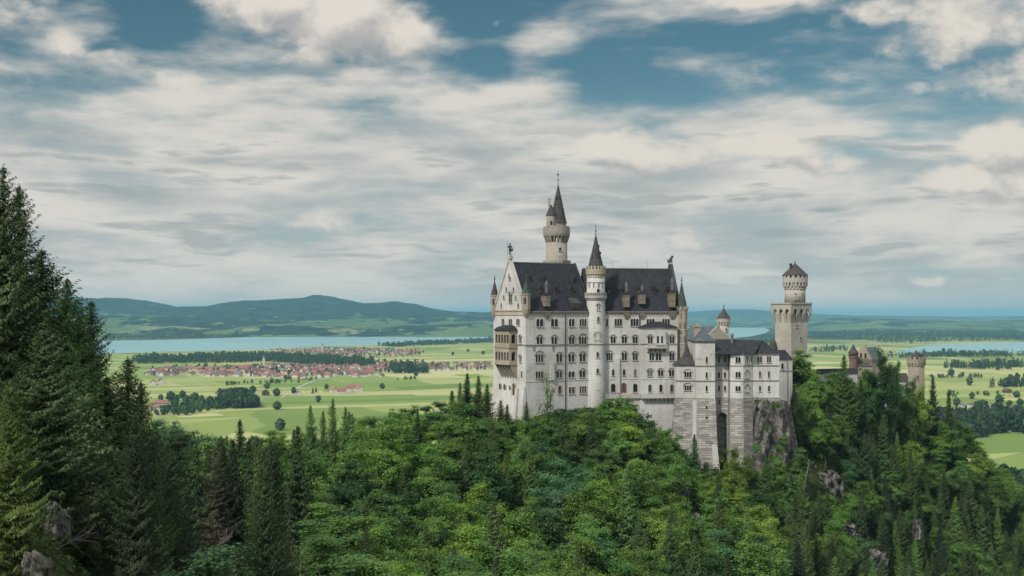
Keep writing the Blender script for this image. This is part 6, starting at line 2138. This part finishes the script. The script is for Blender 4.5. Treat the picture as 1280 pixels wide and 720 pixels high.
def build_villages():
    r = np.random.default_rng(21)
    sizes = [(10, 14, 5.5, 9.5), (12, 17, 6, 10.5), (9, 11, 5, 8.5), (13, 24, 6, 11)]
    MS = [[house_mesh(*s, m) for s in sizes] for m, _ in ROOFS]
    bands = [  # polygon of the quarter, number of houses, where it lies
        ([(186, 470), (330, 471), (330, 460), (186, 462)], 64, 'in the lower village left of the church'),
        ([(330, 474), (470, 471), (480, 458), (330, 458)], 92, 'in the middle of the lower village'),
        ([(470, 466), (612, 463), (612, 456), (470, 455)], 52, 'at the right end of the village'),
        ([(330, 446), (420, 444), (420, 436.5), (340, 440)], 40, 'in the upper village by the white church'),
        ([(420, 447), (520, 444), (520, 437), (420, 436)], 44, 'in the upper village near the lake')]
    for poly, n, where in bands:
        P = [on_plain(*q) for q in poly]
        xs, ys = [q[0] for q in P], [q[1] for q in P]
        put = []
        tries = 0
        while len(put) < n and tries < 9000:
            tries += 1
            x, y = r.uniform(min(xs), max(xs)), r.uniform(min(ys), max(ys))
            if not inside(P, np.array([x]), np.array([y]))[0]: continue
            if any((x - a) ** 2 + (y - b) ** 2 < 26 ** 2 for a, b in put): continue
            put.append((x, y))
            ci = int(r.choice(4, p=[.38, .36, .13, .13])); si = int(r.choice(4, p=[.4, .3, .18, .12]))
            px = 640 + FPX * x / y; py = HY - PLAIN_Z * FPX / y
            sz = ('', 'large ', 'small ', 'long ')[si]
            lab = sz + 'white house with ' + ROOFS[ci][1] + ' roof ' + where
            house(px, py, float(r.choice([20, 110, 65, -20]) + r.uniform(-12, 12)), MS[ci][si], lab, lab.replace('house', 'houses').replace('roof', 'roofs'), k=float(r.uniform(1.0, 1.35)))
    farm = [(418, 490.5, 20, 'tile_orange', 3, 'orange roofed farmhouse at the left end of the farm in the green field'), (426, 492, 110, 'tile_red', 1, 'red roofed barn in front of the orange roofed farmhouse'), (434, 490.5, 15, 'tile_red', 3, 'long red roofed stable in the middle of the field farm'), (443, 488, 100, 'tile_red', 3, 'red roofed house at the back of the field farm'), (449, 489, 20, 'tile_orange', 1, 'orange roofed shed at the right end of the field farm'),
            (191, 481, 15, 'tile_red', 3, 'long red roofed barn at the left beside the spruces'), (201, 479, 20, 'tile_brown', 3, 'dark red barn behind the long red one on the left'), (192, 511, 30, 'tile_orange', 3, 'orange roofed farmhouse half behind the left spruces'), (203, 508, 100, 'tile_red', 1, 'red roofed house beside the orange farmhouse on the left'), (237, 502, 70, 'tile_brown', 1, 'brown roofed house among the stream trees'), (262, 504, 20, 'tile_orange', 1, 'orange roofed house left of the dark copse'), (196, 516, 20, 'tile_red', 1, 'red roofed house lowest on the left plain'),
            (228, 461, 10, 'tile_orange', 3, 'big orange roofed hall at the back of the village'), (219, 460, 15, 'tile_orange', 1, 'orange roofed hall beside the big one at the village back'),
            (332, 494, 20, 'timber', 1, 'brown timber barn on the track right of the copse'), (373, 494, 15, 'tile_grey', 2, 'grey hay barn near the field road'), (1259, 491, 5, 'timber', 3, 'brown timber barn in the right meadow')]
    for px, py, dg, m, si, lab in farm:
        house(px, py, dg, house_mesh(*sizes[si], m, 'timber' if m == 'timber' else 'plaster'), lab, None, 'farm_building', 'barn' if 'barn' in lab or 'shed' in lab or 'stable' in lab else 'house', 1.25 if px < 1000 else .95)
    for i, (px, py, dg, m, si, lab) in enumerate([(1206, 509, 4, 'tile_grey', 3, 'long grey roofed hall at the left of the roadside buildings'), (1219, 508, 8, 'tile_brown', 1, 'brown roofed house among the roadside buildings'), (1232, 511, 3, 'tile_grey', 3, 'wide grey flat hall in the middle of the roadside buildings'), (1244, 508, 10, 'tile_grey', 1, 'grey house behind the wide hall on the right'), (1258, 513, 2, 'tile_grey', 3, 'grey hall right of the wide hall'), (1270, 511, 12, 'tile_brown', 1, 'brown roofed house at the right edge of the roadside buildings')]):
        house(px, py, dg, house_mesh(sizes[si][0], sizes[si][1], 4.5, 6.8, m), lab, None, 'roadside_building', 'building', 1.1)
    # churches
    def church(px, py, hgt, lab):
        x, y = on_plain(px, py)
        o = thing('village_church', lab, 'church', (x, y, PLAIN_Z))
        b = MB(); F = Fr(x, y, 20); b.box(F, 0, 26, -6, 6, PLAIN_Z, PLAIN_Z + 11); b.box(F, -7, 0, -3.5, 3.5, PLAIN_Z, PLAIN_Z + hgt * .7); b.build('wall', M['plaster'], o)
        b = MB(); b.gable_roof(F, 0, 26, -6, 6, PLAIN_Z + 11, PLAIN_Z + 19, .5); b.build('roof', M['tile_red'], o)
        c = F.p(-3.5, 0, 0)
        b = MB(); b.lathe(c[0], c[1], [(4.4, PLAIN_Z + hgt * .7), (4.2, PLAIN_Z + hgt * .76), (1.5, PLAIN_Z + hgt * .86), (.1, PLAIN_Z + hgt)], 8, math.pi / 8); b.build('spire', M['tile_grey'], o)
    church(404, 441, 52, 'white church with pointed tower in the upper village')
    church(331, 460, 50, 'white church tower in front of the dark wood')
    # far villages on the lake hills, a few pixels in all
    b = MB(); n = 0
    for px, py, w, h, m in ((150, 404, 34, 3.5, 40), (380, 408, 45, 2.5, 60), (470, 408, 40, 3, 45), (560, 409, 40, 2, 25)):
        for _ in range(m):
            q = px + r.normal() * w / 2; yy = py + 3 + r.normal() * h / 2
            Y = r.uniform(9900, 11500)
            x = (q - 640) / FPX * Y
            z = PLAIN_Z + 8 + max(0, (Y - 9700) / 1700) * 42
            F = Fr(x, Y, r.uniform(0, 90)); s = r.uniform(6, 10)
            b.slot = 0; b.box(F, -s, s, -s, s, z - 60, z + 9)
            b.slot = 1; b.gable_roof(F, -s, s, -s, s, z + 9, z + 15, 1)
    o = b.build('far_village', [M['plaster'], M['tile_red']])
    tag(o, 'scatter of tiny white houses on the hills beyond the lake', 'village', kind='stuff')
    # the hundreds of further roofs of the town that stand behind the nearer ones
    b = MB()
    for poly, n in (([(186, 470), (330, 471), (330, 459), (186, 461)], 70), ([(330, 474), (480, 471), (490, 456), (330, 457)], 130), ([(470, 466), (612, 463), (612, 455), (470, 454)], 60), ([(330, 446), (525, 447), (530, 435.5), (340, 437)], 130)):
        P = [on_plain(*q) for q in poly]
        xs, ys = [q[0] for q in P], [q[1] for q in P]
        k = 0
        while k < n:
            x, y = r.uniform(min(xs), max(xs)), r.uniform(min(ys), max(ys))
            if not inside(P, np.array([x]), np.array([y]))[0]: continue
            k += 1
            F = Fr(x, y, r.uniform(0, 180)); w, l, h = r.uniform(4, 6.5), r.uniform(5, 10), r.uniform(4.5, 6.5)
            b.slot = 0; b.box(F, -w, w, -l, l, PLAIN_Z, PLAIN_Z + h)
            b.slot = int(r.choice([1, 2, 3, 4], p=[.38, .34, .16, .12])); b.gable_roof(Fr(x, y, F.deg + 90), -l - .8, l + .8, -w, w, PLAIN_Z + h, PLAIN_Z + h + w * .75, .8)
    tag(b.build('town_roofs', [M['plaster'], M['tile_red'], M['tile_brown'], M['tile_orange'], M['tile_grey']]), 'crowded small roofs filling the village behind its nearer houses', 'village', kind='stuff')
    # field roads
    M['road'] = mat('pale_gravel_road', _tiles((.36, .34, .29), (.30, .285, .25)), rough=.95)
    for pts, w in (([(352, 497), (368, 486), (392, 476), (430, 468), (470, 463)], 7), ([(268, 516), (330, 498), (352, 497), (418, 494), (456, 491)], 5), ([(222, 472), (245, 478), (262, 484)], 4), ([(1190, 513), (1290, 514)], 9)):
        P = [Vector(on_plain(*q) + (PLAIN_Z + .25,)) for q in pts]
        b = MB()
        for p, q in zip(P, P[1:]):
            d = (q - p).normalized(); nn = Vector((-d.y, d.x, 0)) * w / 2
            b.add([p - nn, p + nn, q + nn, q - nn], [(0, 1, 2, 3)])
        tag(b.build('field_road', M['road']), kind='structure')


build_far_woods()
build_field_trees()
build_villages()


# ------------------------------------------------------------------ small things
def build_people():
    def body(kind):
        J = {'hip': (0, 0, .95), 'chest': (0, 0, 1.32), 'neck': (0, 0, 1.5), 'head': (0, -.02, 1.66), 'sl': (-.2, 0, 1.42), 'sr': (.2, 0, 1.42), 'el': (-.27, .02, 1.14), 'er': (.27, .02, 1.14), 'wl': (-.27, -.08, .9), 'wr': (.27, -.08, .9),
             'hl': (-.1, 0, .9), 'hr': (.1, 0, .9), 'kl': (-.12, -.02, .5), 'kr': (.12, -.02, .5), 'al': (-.13, .02, .08), 'ar': (.13, .02, .08), 'tl': (-.14, -.14, .04), 'tr': (.14, -.14, .04)}
        R = {'hip': .15, 'chest': .17, 'neck': .06, 'head': .115, 'sl': .075, 'sr': .075, 'el': .05, 'er': .05, 'wl': .04, 'wr': .04, 'hl': .095, 'hr': .095, 'kl': .065, 'kr': .065, 'al': .045, 'ar': .045, 'tl': .04, 'tr': .04}
        if kind == 1: J['wr'] = (.2, -.3, 1.35); J['er'] = (.32, -.12, 1.2)
        if kind == 2: J['kl'] = (-.12, -.16, .52); J['al'] = (-.13, -.18, .1); J['tl'] = (-.13, -.34, .05)
        E = [('hip', 'chest'), ('chest', 'neck'), ('neck', 'head'), ('chest', 'sl'), ('chest', 'sr'), ('sl', 'el'), ('sr', 'er'), ('el', 'wl'), ('er', 'wr'), ('hip', 'hl'), ('hip', 'hr'), ('hl', 'kl'), ('hr', 'kr'), ('kl', 'al'), ('kr', 'ar'), ('al', 'tl'), ('ar', 'tr')]
        names = list(J)
        me = bpy.data.meshes.new('person')
        me.from_pydata([J[n] for n in names], [(names.index(a), names.index(b)) for a, b in E], [])
        o = bpy.data.objects.new('person', me); COL.objects.link(o)
        md = o.modifiers.new('skin', 'SKIN')
        for i, n in enumerate(names):
            s = me.skin_vertices[0].data[i]; s.radius = (R[n], R[n] * .85); s.use_root = n == 'hip'
        o.modifiers.new('smooth', 'SUBSURF').levels = 1
        o.modifiers['smooth'].render_levels = 1
        return o
    def cloth(shirt, trousers):
        def fn(g, bs, out):
            z = g.sep(g.new('ShaderNodeTexCoord').outputs['Object'])[2]
            g.put(bs.inputs['Base Color'], g.palette(g.m('MULTIPLY', z, .5), [(0, (.03, .025, .02)), (.05, trousers), (.46, shirt), (.755, (.5, .32, .24)), (.87, (.06, .04, .025))], True))
        return mat('clothes', fn, rough=.9)
    rows = [(1108.5, 0, (.55, .55, .55), (.05, .06, .1), 'white top and dark trousers, leftmost of the group below the entrance building'), (1111.5, 2, (.10, .12, .25), (.04, .04, .05), 'blue jacket, second from the left below the entrance building'), (1115, 1, (.4, .06, .05), (.05, .05, .07), 'red top with an arm raised, below the entrance building'),
            (1118, 0, (.6, .58, .5), (.15, .13, .1), 'pale top and light brown trousers, below the entrance building'), (1121, 0, (.03, .03, .035), (.03, .03, .04), 'all black clothes, in the group below the entrance building'), (1124.5, 1, (.12, .22, .35), (.05, .05, .06), 'light blue top with an arm raised, below the entrance building'), (1128, 2, (.3, .28, .26), (.06, .05, .05), 'grey top stepping forward, rightmost below the entrance building')]
    D = 478.0
    for px, kd, a, c, lab in rows:
        x = (px - 640) / FPX * D
        dd = D - (px * 7 % 5)
        o = body(kd)
        o.data.materials.append(cloth(a, c))
        o.location = (x, dd, float(ground_z(x, dd)[0]))
        o.rotation_euler[2] = (px * 1.7) % 6.28
        tag(o, 'person in ' + lab, 'person', 'visitors outside the entrance building')


def build_dead_wood():
    r = np.random.default_rng(77)
    for px, py, D, L, tilt, lab in ((1000, 640, 352, 17, .18, 'grey dead trunk leaning on the right hill'), (215, 705, 92, 6, .9, 'tangle of bare grey dead branches at the bottom left'), (45, 680, 64, 3.5, 1.1, 'bare grey root tangle in the lowest left corner')):
        x = (px - 640) / FPX * D
        z = float(ground_z(x, D)[0])
        zt = (HY - py) / FPX * D
        base = np.array([0.0, 0, -.4])
        top = np.array([math.sin(tilt) * L, 0, math.cos(tilt) * L])
        segs = [(base, top * .5, L * .016, L * .011), (top * .5, top, L * .011, L * .004)]
        for i in range(26):
            t = r.uniform(.25, 1)
            a = top * t
            d = r.normal(size=3) * L * .22 * (1.2 - t) + top * .1
            m = a + d * .6
            segs += [(a, m, L * .005, L * .003), (m, m + d * .5 + r.normal(size=3) * L * .04, L * .003, L * .001)]
        v, f = tubes_mesh(segs, 5)
        o = np_mesh('dead_tree', v, f, M['dead_wood'], smooth=True)
        o.location = (x, D, max(z, zt - L * .5) if px > 900 else zt - L * .25)
        tag(o, lab, 'dead tree')


build_people()
build_dead_wood()

# ------------------------------------------------------------------ air
hz = MB()
hz.box(Fr(0, 0, 0), -77500, 77500, -3500, 77500, -250, 268)
hm = bpy.data.materials.new('haze')
hm.use_nodes = True
hm.node_tree.nodes.clear()
_g = NT(hm.node_tree)
pv = _g.new('ShaderNodeVolumePrincipled')
pv.inputs['Color'].default_value = HAZE_COLOR + (1,)
pv.inputs['Density'].default_value = HAZE_DENSITY
pv.inputs['Anisotropy'].default_value = 0.0
_o = _g.new('ShaderNodeOutputMaterial')
hm.node_tree.links.new(pv.outputs[0], _o.inputs['Volume'])
tag(hz.build('haze', hm), 'pale blue air over the plain', 'haze', kind='stuff')
